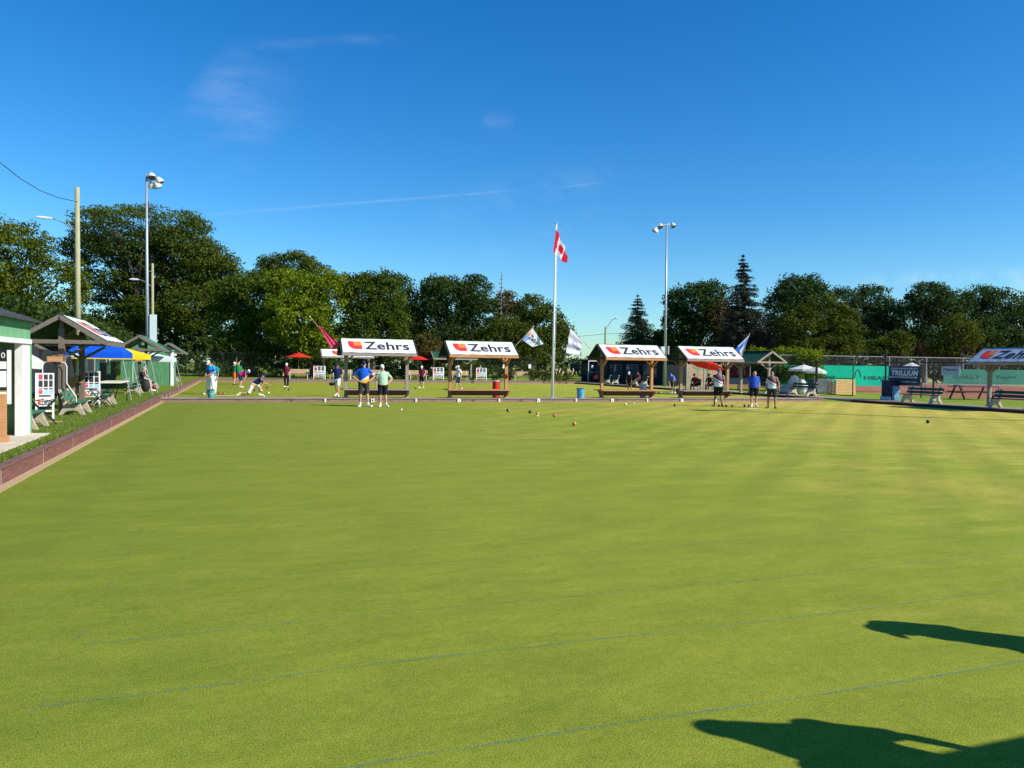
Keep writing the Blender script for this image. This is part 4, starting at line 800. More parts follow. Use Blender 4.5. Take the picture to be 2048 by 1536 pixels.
mm, t_, b_ = base('mural_paint'); o_ = coord(t_); n1 = noise(t_, mapv(t_, o_, (.8, 1, 2.4)), 1.5, 4, .6); n2 = noise(t_, mapv(t_, o_, (2, 1, .6)), 2.5, 3)
c1 = ramp(t_, n1, [(.3, (.25, .06, .02)), (.42, (.4, .2, .1)), (.5, (.22, .2, .12)), (.58, (.07, .16, .03)), (.66, (.05, .2, .22)), (.75, (.4, .12, .03))]); c1 = mixc(t_, M(t_, 'MULTIPLY', n2, .45), c1, (.22, .2, .17)); t_.links.new(c1, b_.inputs['Base Color'])
MB().box(0, L, 0, .12, 0, H).build('panel', mm, r)
for x in (0, L*.5, L): MB().box(x-.05, x+.05, -.03, .0, 0, H+.05).build('post', W_grey, r)
a = PD(1455, 731, 52); c = PD(1500, 731, 51); r = empty('banner', (a[0], a[1], a[2]-1.0), math.atan2(c[1]-a[1], c[0]-a[0]), 'dark maroon banner with faint pale figures right of the fourth shelter post', 'banner'); L = math.hypot(c[0]-a[0], c[1]-a[1])
MB().box(0, L, -.01, .01, .25, 1.0).build('sheet', mat('banner_maroon', (.1, .012, .03), .6, .3, 3), r); b = MB()
for k in range(3): b.ball((L*(.52+.13*k), -.02, .58), (.07, .01, .22), 8, 6)
b.build('print', mat('banner_print_dull', (.28, .14, .17), .7, .3, 5), r); MB().box(0, L*1.02, -.04, .04, -.22, .16).build('lower_board', mat('board_slate_blue', (.2, .25, .33), .6, .15), r)
for x in (0, L): MB().tube([(x, .02, -(a[2]-1.0)+.14), (x, .02, 1.05)], .03, 8).build('post', galv, r)
# ================================================================== SMALL THINGS ON THE LEFT
W_orb = W_or
r = empty('folding_table', (-4.1, 30.0, .25), 0, 'folding table with a pale cream top in front of the blue canopy', 'table'); MB().box(-.38, .38, -1.1, 1.1, .70, .74).build('top', mat('table_top_cream', (.72, .66, .5), .5, .05), r)
for y in (-.85, .85):
    for s_ in (-1, 1): MB().bar((s_*.3, y, .7), (s_*.1 if y < 0 else s_*.32, y+.12*s_, 0), .025, .025).build('leg', black, r)
def stool(loc, rz, label):
    r = empty('folding_stool', loc, rz, label, 'stool', 'black folding stools on the left lawn')
    for y in (-.28, .28): MB().bar((-.27, y, 0), (.25, y, .55), .025, .025).build('leg', black, r); MB().bar((.27, y, 0), (-.25, y, .55), .025, .025).build('leg', black, r)
    MB().tube([(-.25, -.3, .55), (-.25, .3, .55)], .014, 6).build('rail', black, r); MB().tube([(.25, -.3, .55), (.25, .3, .55)], .014, 6).build('rail', black, r)
    MB().add([(-.25, -.27, .555), (0, -.27, .51), (.25, -.27, .555), (.25, .27, .555), (0, .27, .51), (-.25, .27, .555)], [(0, 1, 4, 5), (1, 2, 3, 4)]).build('seat', mat('stool_seat', (.03, .035, .04), .8), r); return r
st = stool((-4.25, 20.4, .25), .2, 'black folding stool standing in front of the nearest scoreboard on the left'); dup(st, (-3.95, 26.6, .25), .5, 'black folding stool right of the second scoreboard on the left')
MB_ = MB().box(-.3, .3, -.05, .05, 0, .02); tag(MB_.build('wooden_stake', W_tan, loc=(-4.2, 20.6, .26)), 'pale wooden batten lying on the grass under the nearest stool', 'batten')
def hosepost(x, y, label):
    r = empty('drink_station', (x, y, .25), 0, label, 'hose rack', 'hose racks hung on the left shelter posts'); MB().box(-.17, .17, -.17, -.06, 1.42, 1.56).build('box', W_or, r)
    b = MB(); 
    for s_ in (-1, 1): MB().tube([(s_*.08, -.14, 1.42), (s_*.24, -.14, 1.40), (s_*.28, -.14, 1.3), (s_*.28, -.14, .85 if s_ > 0 else 1.0), (s_*.5 if s_ > 0 else s_*.28, -.14, .5), (s_*.5 if s_ > 0 else s_*.27, -.14, .36)], .012, 6).build('white_tube', white, r)
    for k in range(3): MB().tube([(-.05+.03*k, -.1, 1.4), (.05, -.12, 1.36-.04*k), (.04, -.1, 1.2), (-.02+.02*k, -.1, .8), (.08, -.1, .5)], .013, 6).build('black_hose', black, r)
    return r
hosepost(-4.55, 23.3, 'orange box with white tubes and hoses on the left grey shelter post'); hosepost(-4.6, 42.15, 'orange box with white tubes on the post of the green-roofed shelter')
r = empty('lectern_box', (-4.75, 26.2, .25), 0, 'orange wooden ball stand at the second post of the left grey shelter', 'stand'); MB().box(-.14, .14, -.12, .12, 0, .78).build('stem', W_tanz, r); MB().box(-.36, .36, -.2, .2, .78, .82).build('shelf', W_or, r); MB().box(-.22, .3, -.12, .12, .82, .96).build('tray', W_or, r)
dgrey = clapboard('dark_grey_boards', (.035, .038, .04))
r = empty('clubhouse', (0, 0, .25), 0, 'dark grey board building behind the blue and yellow canopies on the left', 'building'); MB().box(-9.6, -6.5, 36, 48.5, 0, 2.02).build('wall', dgrey, r)
MB().box(-9.8, -6.3, 35.8, 48.7, 2.02, 2.1).build('roof', shingle, r)
for yy, w_, z0_, z1_, nm_ in ((38.6, .95, .02, 1.85, 'door'), (37.0, .9, .8, 1.7, 'window'), (41.5, 1.3, .7, 1.7, 'window'), (45.0, 1.3, .7, 1.7, 'window')):
    f = MB().box(-6.5, -6.46, yy, yy+w_, z0_, z1_).build(nm_, mat('frame_faded_green', (.12, .2, .15), .7, .15) if nm_ == 'door' else mat('frame_pale_grey', (.3, .32, .32), .7), r); MB().box(-6.46, -6.45, yy+.08, yy+w_-.08, z0_+(.9 if nm_ == 'door' else .08), z1_-.08).build('pane', winm, f)
# camp chair, bag near the far benches on the left
b = MB().ball((0, 0, .28), (.2, .16, .3), 12, 8); o = b.build('backpack', mat('bag_black', (.02, .02, .025), .7), smooth=True, loc=(-4.1, 40.0, .25)); tag(o, 'black bag standing against the bench behind the blue canopy legs', 'bag')
b = MB().ball((0, 0, .13), (.11, .09, .13), 12, 8); o = b.build('ball_bag', mat('bag_red_small', (.25, .05, .06), .7), smooth=True, loc=(-3.95, 42.6, .25)); tag(o, 'small dark red bag by the green-roofed shelter bench', 'bag')
# buckets and bins
def tubm(name, r0, r1, h, m, lidm, loc, label, cat, rim=True, handle=True):
    r = empty(name, loc, 0, label, cat); MB().tube([(0, 0, 0), (0, 0, h)], [r0, r1], 20).build('body', m, r, smooth=False)
    if rim: MB().tube([(0, 0, h), (0, 0, h+.03)], [r1+.02, r1+.02], 20).build('rim', lidm, r)
    if handle: MB().tube([(-r1-.01, 0, h*.8), (-r1*.6, -r1*.7, h*.55), (0, -r1-.02, h*.45), (r1*.6, -r1*.7, h*.55), (r1+.01, 0, h*.8)], .008, 5).build('handle', galv, r)
    return r
yv = divY(-1)+.5
p = PY(422, 795, divY(-1)+.3); tubm('bucket', .13, .15, .33, mat('bucket_teal', (.07, .28, .24), .5, .15), mat('bucket_teal_dark', (.02, .1, .09)), (p[0], divY(p[0])+.35, .168), 'teal bucket on the divider in front of the players in white trousers', 'bucket')
p = PY(1161, 795, divY(15.9)+.7); tubm('bin', .17, .2, .46, mat('bin_blue', (.1, .36, .55), .4, .12), mat('bin_rim_dark', (.04, .16, .26)), (p[0], divY(p[0])+.7, .155), 'light blue plastic bin on the divider between the flagpole and the third shelter', 'bin')
p = PY(992, 780, 36.9); tubm('drum', .18, .18, .92, mat('drum_red', (.7, .02, .015), .4, .1), white, (p[0], 36.9, .004), 'red drum behind the bench of the second shelter', 'drum', handle=False)
p = PY(1286, 780, 36.6); tubm('bin', .17, .19, .82, mat('bin_greywhite', (.55, .6, .6), .5, .15), offwhite, (p[0], 36.6, .004), 'grey-white bin behind the bench of the third shelter, at its right post', 'bin')
p = G(1634, 799, .14); tubm('bucket', .13, .15, .28, mat('bucket_green', (.02, .13, .06), .5, .15), white, (32.2, PX(1622, 797, 32.2)[1], .14), 'small dark green bucket at the end of the bench by the gate', 'bucket')
# hooks on the divider
HK = None; hkl = {586: 'leftmost small black hook on the divider kerb, left of the first shelter', 955: 'small black hook on the divider kerb under the second shelter', 1053: 'small black hook on the divider kerb left of the flagpole', 1249: 'small black hook on the divider kerb under the third shelter'}
for px in (586, 955, 1053, 1249):
    x = G(px, 803, .05)[0]
    if HK is None: HK = empty('hook', (x, divY(x), 0), 0, hkl[px], 'hook', 'small black hooks on the divider kerb'); MB().tube([(-.02, -.045, .12), (0, -.05, .09), (.01, -.07, .03), (.04, -.08, .0)], .012, 6).build('bar', black, HK); MB().box(-.03, .0, -.05, -.032, .1, .14).build('plate', black, HK)
    else: dup(HK, (x, divY(x), 0), label=hkl[px])
# red hose box on the posts of the second/third shelter
b = MB().ball((0, 0, 0), (.09, .1, .1), 10, 8); p = PY(1012, 752, sY(12)); o = b.build('boundary_horn', mat('red_plastic', (.35, .02, .02), .5), smooth=True, loc=(p[0], sY(12)-.12, p[2])); tag(o, 'small dark red object hung on the right post of the second shelter', 'horn')
b = MB().box(-.1, .1, -.05, .05, -.09, .09); p = PY(1190, 754, sY(17)); o = b.build('first_aid_box', mat('red_plastic', (.35, .02, .02), .5), loc=(p[0], sY(17)-.1, p[2])); tag(o, 'small dark red box on the left post of the third shelter', 'box')
# white gate-like frame on the back right
a = PD(1177, 722, 78); r = empty('goal_frame', (a[0], a[1], .2), .3, 'thin white rectangular frame with a round white disc, left of the third shelter', 'frame'); H = a[2]-.2; c = PD(1236, 722, 78); L = c[0]-a[0]
for x in (0, L): MB().tube([(x, 0, 0), (x, 0, H)], .04, 8).build('post', white, r)
MB().tube([(0, 0, H), (L, 0, H)], .035, 8).build('top_bar', white, r); MB().tube([(0, 0, H*.45), (L, 0, H*.45)], .03, 8).build('middle_bar', white, r); MB().tube([(.55, -.05, H*.72), (.55, .0, H*.72)], .16, 14).build('disc', white, r)
r.name = 'goal_frame'
# ================================================================== BOWLS
bb = {'black': mat('bowl_black', (.015, .015, .018), .25, .1, spec=.5), 'orange': mat('bowl_orange', (.75, .26, .03), .3, .1, spec=.5), 'redbrown': mat('bowl_red_brown', (.5, .1, .04), .3, .1, spec=.5), 'yellow': mat('bowl_pale_yellow', (.75, .75, .35), .3, .1, spec=.5), 'white': mat('jack_white', (.85, .84, .78), .4, .05), 'maroon': mat('bowl_maroon', (.35, .05, .035), .3, .1, spec=.5)}
em = mat('bowl_emblem', (.75, .6, .4), .5)
def bowl(px, py, c, label, R=.062, grp=True, zz=0.0):
    p = G(px, py, zz); rz = rng.uniform(0, 3); r = empty('bowl' if R > .05 else 'jack', tuple(p), rz, label, 'bowl' if R > .05 else 'jack', 'bowls lying on the greens' if R > .05 else 'white jacks on the greens')
    MB().ball((0, 0, R), (R*.93, R, R), 20, 14).build('body', bb[c], r, smooth=True)
    if R > .05:
        b = MB()
        for s_ in (-1, 1): b.tube([(s_*R*.90, 0, R), (s_*R*.935, 0, R)], [R*.33, R*.3], 12)
        b.build('emblem', em if c in ('black', 'redbrown', 'maroon') else bb['black'], r)
    return r
for a in [(1016, 824, 'black', 'black bowl farthest left of the scattered group in mid green'), (1060, 827, 'black', 'black bowl just left of the orange one'), (1075.5, 831, 'orange', 'orange bowl with the jack touching its front'), (1108.5, 834, 'redbrown', 'red-brown bowl right of the orange one and jack'), (1148.5, 852, 'orange', 'orange bowl lying nearest the camera'), (1251, 811, 'yellow', 'pale yellow-green bowl near the divider under the third shelter'), (1350, 813, 'black', 'black bowl alone in front of the fourth shelter'),
          (1855.5, 847, 'black', 'black bowl with pale emblem alone on the right part of the green'), (1438, 814, 'black', 'black bowl at the left foot of the man by the fourth shelter'), (1452, 814.5, 'black', 'black bowl right of the same man, second in the row'), (1465, 814.5, 'black', 'black bowl third in the row at the men on the right'), (1489, 814, 'black', 'black bowl left of the man in blue'), (1498, 814, 'black', 'black bowl touching the left shoe of the man in blue'),
          (447, 789, 'maroon', 'dark red bowl right of the teal bucket, leftmost of three'), (442, 789.5, 'maroon', 'dark red bowl closest to the shoe of the player in white trousers'), (438, 789.5, 'black', 'black bowl between the shoe and the dark red bowls'), (509, 782, 'black', 'black bowl left of the pair near the lunging player'), (518, 778, 'black', 'black bowl farthest of those beside the lunging player'), (534, 777, 'black', 'black bowl right of the lunging player toward the player in maroon'),
          (570, 778, 'black', 'black bowl at the feet of the player in maroon'), (578, 781, 'black', 'black bowl right of the player in maroon'), (831, 778, 'black', 'black bowl left of the player near the first shelter'), (537, 788, 'yellow', 'pale bowl alone right of the lunging player'), (523, 783, 'yellow', 'pale bowl left of the larger pale one'), (1318, 786, 'black', 'black bowl left of the white one behind the fourth shelter')]: bowl(*a)
for px, py, lab in ((803, 821, 'white jack alone right of the two men'), (1075, 833.5, 'white jack in front of the orange bowl'), (1268, 808, 'white jack near the divider right of the pale bowl'), (528, 794, 'white jack near the divider below the lunging player'), (464, 761, 'white jack far away behind the player with raised arm'), (1131, 779, 'white jack right of the flagpole on the far green'), (1322, 786, 'white jack on the far green behind the third and fourth shelters')): bowl(px, py, 'white', lab, .034)
b = MB().tube([(0, 0, 0), (0, 0, .02)], .2, 20); p = G(468, 791); o = MB().box(-.9, .3, -.18, .18, .001, .007).build('bowling_mat', mat('mat_cream', (.6, .58, .35), .9), loc=tuple(p)); tag(o, 'pale bowling mat behind the lunging player', 'mat')
p = G(1502, 817); o = MB().box(-.3, .3, -.18, .18, .001, .007).build('bowling_mat', mat('mat_cream', (.6, .58, .35), .9), loc=tuple(p)); tag(o, 'pale bowling mat in front of the man in blue', 'mat')
# ================================================================== PEOPLE
def remesh(mb, name, m, parent, vox=.012, smooth=2):
    me = bpy.data.meshes.new(name); me.from_pydata(mb.v, [], mb.f); o = bpy.data.objects.new(name, me); col.objects.link(o)
    md = o.modifiers.new('r', 'REMESH'); md.mode = 'VOXEL'; md.voxel_size = vox; md.use_smooth_shade = True
    if smooth: s_ = o.modifiers.new('s', 'SMOOTH'); s_.factor = .5; s_.iterations = smooth
    dg = bpy.context.evaluated_depsgraph_get(); dg.update(); me2 = bpy.data.meshes.new_from_object(o.evaluated_get(dg)); me2.name = name
    o.modifiers.clear(); o.data = me2; bpy.data.meshes.remove(me); me2.materials.clear(); me2.materials.append(m); o.name = name; o.parent = parent; return o
def limb(b, pts, rad, n=10):
    """capsule-ended tapered limb"""
    b.tube(pts, rad, n); b.ball(pts[0], rad[0]*.99, n, 6); b.ball(pts[-1], rad[-1]*.99, n, 6)
def person(loc, facing, H, P, label, skin, shirt, shorts, shoes, hat=None, hair=None, vox=.012, legs_long=False, girth=1.0, group='players on and beside the greens', sleeves=True, hatbrim=False, socks=None, hold=None):
    """P overrides joints (metres for a 1.75 m figure). local +y is the way the person faces"""
    k = H/1.75; r = empty('person', loc, facing-math.pi/2, label, 'person', group); r.scale = (k, k, k)
    J = dict(hd=(0, .03, 1.615), nk=(0, 0, 1.47), ch=(0, 0, 1.28), wa=(0, .0, 1.06), pe=(0, 0, .94), sL=(-.19, 0, 1.42), sR=(.19, 0, 1.42), eL=(-.25, -.03, 1.13), eR=(.25, -.03, 1.13), wL=(-.27, .06, .90), wR=(.27, .06, .90),
             hL=(-.095, 0, .90), hR=(.095, 0, .90), kL=(-.12, .02, .49), kR=(.12, .02, .49), aL=(-.13, -.02, .08), aR=(.13, -.02, .08), gL=None, gR=None, tL=None, tR=None)
    J.update(P); V = {q: (Vector(v) if v is not None else None) for q, v in J.items()}
    lat = (V['sR']-V['sL']).normalized(); plat = (V['hR']-V['hL']).normalized(); g_ = girth
    def torso(b, e, z_lo=None):
        pts = [V['pe']-(V['wa']-V['pe']).normalized()*.07, V['pe'], V['wa'], V['ch'], V['ch']+(V['nk']-V['ch'])*.72, V['nk']-(V['nk']-V['ch']).normalized()*.005, V['nk']+(V['nk']-V['ch']).normalized()*.035]
        if z_lo is not None: pts = [V['pe']+(V['wa']-V['pe'])*z_lo]+pts[2:]; rs = [.165*g_, .155*g_, .178*(.6+.4*g_), .168, .125, .07]; r2 = [.125*g_, .125*g_, .125*(.5+.5*g_), .10, .085, .065]
        else: rs = [.14*g_, .165*g_, .15*g_, .172*(.6+.4*g_), .16, .11, .065]; r2 = [.1*g_, .12*g_, .115*g_, .118*(.5+.5*g_), .09, .075, .06]
        b.tube([tuple(p) for p in pts], [x+e for x in rs], 16, S_=tuple(lat), R2=[x+e for x in r2])
        b.ball(tuple(V['sL']-(V['nk']-V['ch']).normalized()*.025), .062+e, 10, 8); b.ball(tuple(V['sR']-(V['nk']-V['ch']).normalized()*.025), .062+e, 10, 8)
    B = MB(); torso(B, 0); head = V['hd']; fwd = Vector((0, 1, 0)) if 'face' not in P else Vector(P['face']).normalized()
    upv = (head-V['nk']).normalized(); sd = fwd.cross(upv).normalized(); fwd = upv.cross(sd).normalized()
    def hp(a, b_, c): return tuple(head+sd*a+fwd*b_+upv*c)
    B.tube([tuple(V['nk']-upv*.05), tuple(head-upv*.06)], [.068, .06], 10)
    n0 = len(B.v); B.ball((0, 0, 0), (.075, .095, .115), 16, 12)
    for i in range(n0, len(B.v)): x, y, z = B.v[i]; t_ = max(0, -z)/.115; B.v[i] = hp(x*(1-.25*t_), y*(1-.12*t_)+.012*t_, z)
    B.ball(hp(0, .07, -.075), .032, 8, 6); B.tube([hp(0, .08, .02), hp(0, .108, -.025), hp(0, .09, -.035)], [.012, .017, .012], 6)
    for s_ in (-1, 1): B.ball(hp(s_*.077, -.005, -.01), .022, 6, 5)
    for s_ in 'LR':
        a, e, w_ = V['s'+s_], V['e'+s_], V['w'+s_]
        limb(B, [tuple(a), tuple((a+e)/2), tuple(e)], [.052, .046, .038]); limb(B, [tuple(e), tuple(e+(w_-e)*.35), tuple(w_)], [.038, .037, .026])
        d = (w_-e).normalized(); hd = (V['g'+s_]-w_).normalized() if V['g'+s_] is not None else d
        ax = hd.cross(Vector((0, 0, 1))) if abs(hd.z) < .8 else Vector((0, 1, 0)); ax = (ax-hd*ax.dot(hd)).normalized(); nrm = hd.cross(ax).normalized()
        B.tube([tuple(w_), tuple(w_+hd*.04), tuple(w_+hd*.085)], [.026, .036, .038], 10, S_=tuple(ax), R2=[.02, .019, .016])
        for i, (o_, ln) in enumerate(((-.028, .062), (-.010, .075), (.009, .07), (.027, .055))):
            q = w_+hd*.082+ax*o_; B.tube([tuple(q-hd*.015), tuple(q+hd*ln*.5+nrm*.005), tuple(q+hd*ln+nrm*.022)], [.0105, .0098, .0085], 6)
        q = w_+hd*.03-ax*.03; B.tube([tuple(q), tuple(q-ax*.022+hd*.03), tuple(q-ax*.026+hd*.062+nrm*.01)], [.013, .012, .010], 6)
        h_, kn, an = V['h'+s_], V['k'+s_], V['a'+s_]
        limb(B, [tuple(h_), tuple((h_+kn)/2), tuple(kn)], [.088*g_, .072, .054]); limb(B, [tuple(kn), tuple(kn+(an-kn)*.3), tuple(kn+(an-kn)*.75), tuple(an)], [.052, .056, .038, .036])
        toe = V['t'+s_] if V['t'+s_] is not None else Vector((an.x+(.05 if s_ == 'R' else -.05), an.y+.17, .03)); B.tube([tuple(an), tuple(an*.5+toe*.5+Vector((0, 0, -.005))), tuple(toe)], [.036, .034, .025], 8)
    remesh(B, 'body', skin, r, min(vox, .010))
    for nm, s_ in (('eye', -1), ('eye', 1)): MB().ball(hp(s_*.03, .083, .008), .011, 6, 5).build(nm, mat('eye_dark', (.03, .02, .02), .3), r)
    Sx = MB(); torso(Sx, .014, -.25 if not P.get('tuck') else .1)
    if sleeves:
        for s_ in 'LR': a, e = V['s'+s_], V['e'+s_]; a = a-(V['nk']-V['ch']).normalized()*.03; Sx.tube([tuple(a+(V['nk']-a)*.25), tuple(a), tuple(a+(e-a)*.45), tuple(a+(e-a)*.82)], [.058, .062, .060, .064], 12)
    Sx.tube([tuple(V['nk']-upv*.05), tuple(V['nk']+upv*.005)], [.085, .068], 12)
    remesh(Sx, 'shirt', shirt, r, vox)
    T = MB(); lo = V['pe']-(V['wa']-V['pe']).normalized()*.08; T.tube([tuple(lo), tuple(V['pe']), tuple(V['pe']+(V['wa']-V['pe'])*.6)], [.165*g_, .178*g_, .16*g_], 16, S_=tuple(plat), R2=[.125*g_, .135*g_, .125*g_])
    for s_ in 'LR':
        h_, kn, an = V['h'+s_], V['k'+s_], V['a'+s_]
        if legs_long: T.tube([tuple(h_), tuple((h_+kn)/2), tuple(kn), tuple((kn+an)/2), tuple(an+(kn-an)*.02)], [.105*g_, .09, .078, .07, .068], 12)
        else: T.tube([tuple(h_), tuple((h_+kn)/2), tuple(h_+(kn-h_)*.93)], [.108*g_, .098, .098], 12)
        T.ball(tuple(h_), .108*g_, 12, 8)
        if legs_long: T.ball(tuple(kn), .078, 10, 6)
    remesh(T, 'trousers' if legs_long else 'shorts', shorts, r, vox)
    for s_ in 'LR':
        an = V['a'+s_]; toe = V['t'+s_] if V['t'+s_] is not None else Vector((an.x+(.05 if s_ == 'R' else -.05), an.y+.17, .03)); d = (toe-an); d2 = Vector((d.x, d.y, d.z*.2)) if abs(d.z) < abs(d.length)*.8 else d
        h_ = an-d.normalized()*.03; q = MB(); dn = Vector((0, 0, -1)) if V['t'+s_] is None else Vector(P.get('sole'+s_, (0, 0, -1)))
        q.tube([tuple(h_+dn*.035-d*.12), tuple(an+dn*.035+d*.35), tuple(toe+dn*.0), tuple(toe+d*.25+dn*0)], [.038, .045, .045, .026], 10, S_=None, R2=None); q.tube([tuple(an+Vector((0, 0, .035)) if V['t'+s_] is None else an-dn*.03), tuple(an+dn*.03)], [.045, .05], 10)
        remesh(q, 'shoe', shoes, r, vox)
    if socks:
        for s_ in 'LR': kn, an = V['k'+s_], V['a'+s_]; MB().tube([tuple(an), tuple(an+(kn-an)*.22)], [.043, .046], 10).build('sock', socks, r, smooth=True)
    if hair:
        q = MB(); q.ball((0, 0, 0), (.083, .10, .108), 14, 10); q.v = [hp(x, y-.016 if y < .05 else y*.55, z+.022) for x, y, z in q.v]; q.build('hair', hair, r, smooth=True)
    if hat:
        q = MB(); n0 = 0; q.ball((0, 0, 0), (.09, .105, .085), 16, 10); q.v = [hp(x, y, max(z, -.012)+.065) for x, y, z in q.v]
        if hatbrim: q.tube([hp(0, .0, .05), hp(0, 0, .038)], [.14, .165], 18)
        else: q.add([hp(a, b_, c) for a, b_, c in ((-.07, .075, .058), (.07, .075, .058), (.05, .17, .04), (-.05, .17, .04), (-.07, .075, .048), (.07, .075, .048), (.05, .17, .03), (-.05, .17, .03))], [(0, 1, 2, 3), (7, 6, 5, 4), (0, 4, 5, 1), (1, 5, 6, 2), (2, 6, 7, 3), (3, 7, 4, 0)])
        q.build('cap' if not hatbrim else 'hat', hat, r, smooth=not hatbrim)
    return r
skin1 = mat('skin_medium', (.52, .27, .18), .6, .08, 6, bmp=0); skin2 = mat('skin_tanned', (.38, .19, .12), .6, .08, 6, bmp=0); skin3 = mat('skin_fair', (.62, .36, .26), .6, .06, 6, bmp=0)  # even base skin tones, one for each complexion
C = lambda n, c: cloth('cloth_'+n, c, .1)
c_black = C('black', (.015, .015, .018)); c_char = C('charcoal', (.045, .042, .035)); c_white = C('white', (.78, .79, .8)); c_navy = C('navy', (.015, .025, .09)); c_mint = C('mint', (.4, .56, .4)); c_mar = C('maroon', (.16, .012, .04)); c_blue = C('blue', (.03, .09, .5)); c_green = C('green', (.01, .13, .05)); c_org = C('orange_red', (.75, .12, .02))
s_white = mat('shoe_white', (.75, .75, .72), .6, .06); s_black = mat('shoe_black', (.02, .02, .02), .5); h_grey = mat('hair_grey', (.35, .33, .3), .8); h_dark = mat('hair_dark', (.03, .02, .015), .8)
roy = banded('shirt_royal', [(0, (.85, .36, .01)), (.40, (.75, .77, .85)), (.46, (.25, .02, .02)), (.5, (.7, .72, .8)), (.54, (.012, .09, .48))], kx=.62, z0=.8, rng=.52)
mw1 = banded('shirt_maroon_white', [(0, (.66, .72, .78)), (.47, (.74, .76, .8)), (.50, (.02, .02, .05)), (.545, (.76, .76, .8)), (.62, (.17, .05, .07)), (.8, (.25, .18, .19))], kx=-.55, z0=.7, rng=.85)
def face_cam(p): return math.atan2(-p[1], -p[0])
hip = dict(eL=(-.43, -.06, 1.18), wL=(-.24, .06, 1.0), gL=(-.12, .12, .98), eR=(.43, -.06, 1.18), wR=(.24, .06, 1.0), gR=(.12, .12, .98))
p = G(727, 813.5); person(tuple(p), face_cam(p), 1.83, dict(hip, aL=(-.17, .02, .08), tL=(-.3, .14, .03), kL=(-.14, .02, .49)), 'man with hands on hips in a royal blue shirt with orange hem and navy cap', skin1, roy, c_char, s_white, hat=c_navy, vox=.012, girth=1.12, socks=c_white)
p = G(765, 813.5); person(tuple(p), face_cam(p)+.15, 1.68, dict(eL=(-.40, -.08, 1.17), wL=(-.22, .06, .98), gL=(-.12, .1, .92), aL=(-.16, .0, .08), hd=(.03, .03, 1.63), kR=(.1, 0, .49), aR=(.09, -.02, .08)), 'man in a pale mint t-shirt, black shorts and white cap, one hand on hip', skin1, c_mint, c_black, s_white, hat=c_white, vox=.012, girth=1.2, socks=c_white)
p = G(1436, 813); person(tuple(p), face_cam(p)-.15, 1.72, dict(eL=(-.26, -.03, 1.12), wL=(-.30, .04, .9), eR=(.30, -.1, 1.2), wR=(.22, -.16, 1.0), aL=(-.18, 0, .08), aR=(.18, 0, .08), hd=(-.02, .05, 1.62)), 'man in maroon and white shirt with a grey cap, standing by the fourth shelter', skin2, mw1, c_black, s_black, hat=C('grey', (.12, .12, .16)), girth=1.15)
p = G(1507, 813.5); person(tuple(p), face_cam(p)+.2, 1.66, dict(hd=(0, .1, 1.58), nk=(0, .04, 1.46), wL=(-.25, .06, .88), wR=(.25, .05, .9), aL=(-.10, 0, .08), aR=(.10, .04, .08)), 'man in a dark blue shirt looking down, between the men in maroon and white', skin1, c_blue, c_black, s_white, hair=h_grey, hat=None, girth=1.22, socks=c_white)
p = G(1543, 816.5); person(tuple(p), face_cam(p)-.1, 1.66, dict(aL=(-.16, 0, .08), aR=(.16, 0, .08), kL=(-.15, 0, .49), kR=(.15, 0, .49), wL=(-.33, .02, .93), eL=(-.29, -.03, 1.15)), 'bareheaded man in maroon and white shirt, farthest right of the players', skin2, mw1, c_char, s_black, hair=h_dark, girth=1.15)
# far green
def at(px, py): return tuple(G(px, py))
LFT = math.pi+.35; RGT = .35*-1
walk = dict(hL=(-.09, 0, .9), hR=(.09, 0, .9), kL=(-.09, .24, .52), aL=(-.1, .30, .08), kR=(.09, -.12, .5), aR=(.1, -.36, .12), eL=(-.24, -.1, 1.14), wL=(-.25, -.02, .92), eR=(.24, .08, 1.14), wR=(.24, .25, .98))
person(at(917, 780), LFT, 1.66, walk, 'woman in white top and navy shorts walking left, seen through the second shelter', skin1, c_white, c_navy, s_white, hat=c_white, vox=.014)
person(at(843.5, 776), -math.pi/2-.6, 1.6, dict(wL=(-.2, .1, .95)), 'woman in dark maroon top and white cap near the right red parasol', skin3, c_mar, c_black, s_white, hat=c_white, vox=.014)
person(at(674, 792.5), -math.pi*.62, 1.72, dict(kL=(-.1, .2, .52), aL=(-.12, .2, .08), kR=(.1, -.14, .5), aR=(.12, -.42, .16), hd=(0, .1, 1.6), wR=(.38, .05, .95), eR=(.33, 0, 1.18)), 'person in navy shirt and white shorts stepping behind the first shelter left post', skin1, c_navy, c_white, s_white, hat=c_navy, vox=.014)
b = MB().ball((0, 0, 0), (.16, .1, .09), 10, 8); p = PY(664, 768, G(674, 792.5)[1]); o = b.build('cloth_bag', c_black, smooth=True, loc=tuple(p)); tag(o, 'dark bag held by the person in navy behind the first shelter', 'bag')
person(at(573, 774), -math.pi/2-.35, 1.66, dict(hd=(-.01, .04, 1.62), eL=(-.22, .0, 1.13), wL=(-.18, .14, .96), wR=(.2, .1, .95), aL=(-.08, 0, .08), aR=(.08, 0, .08)), 'player in maroon top and long black trousers standing alone before the far bench', skin1, c_mar, c_black, s_white, hat=c_white, legs_long=True, vox=.014)
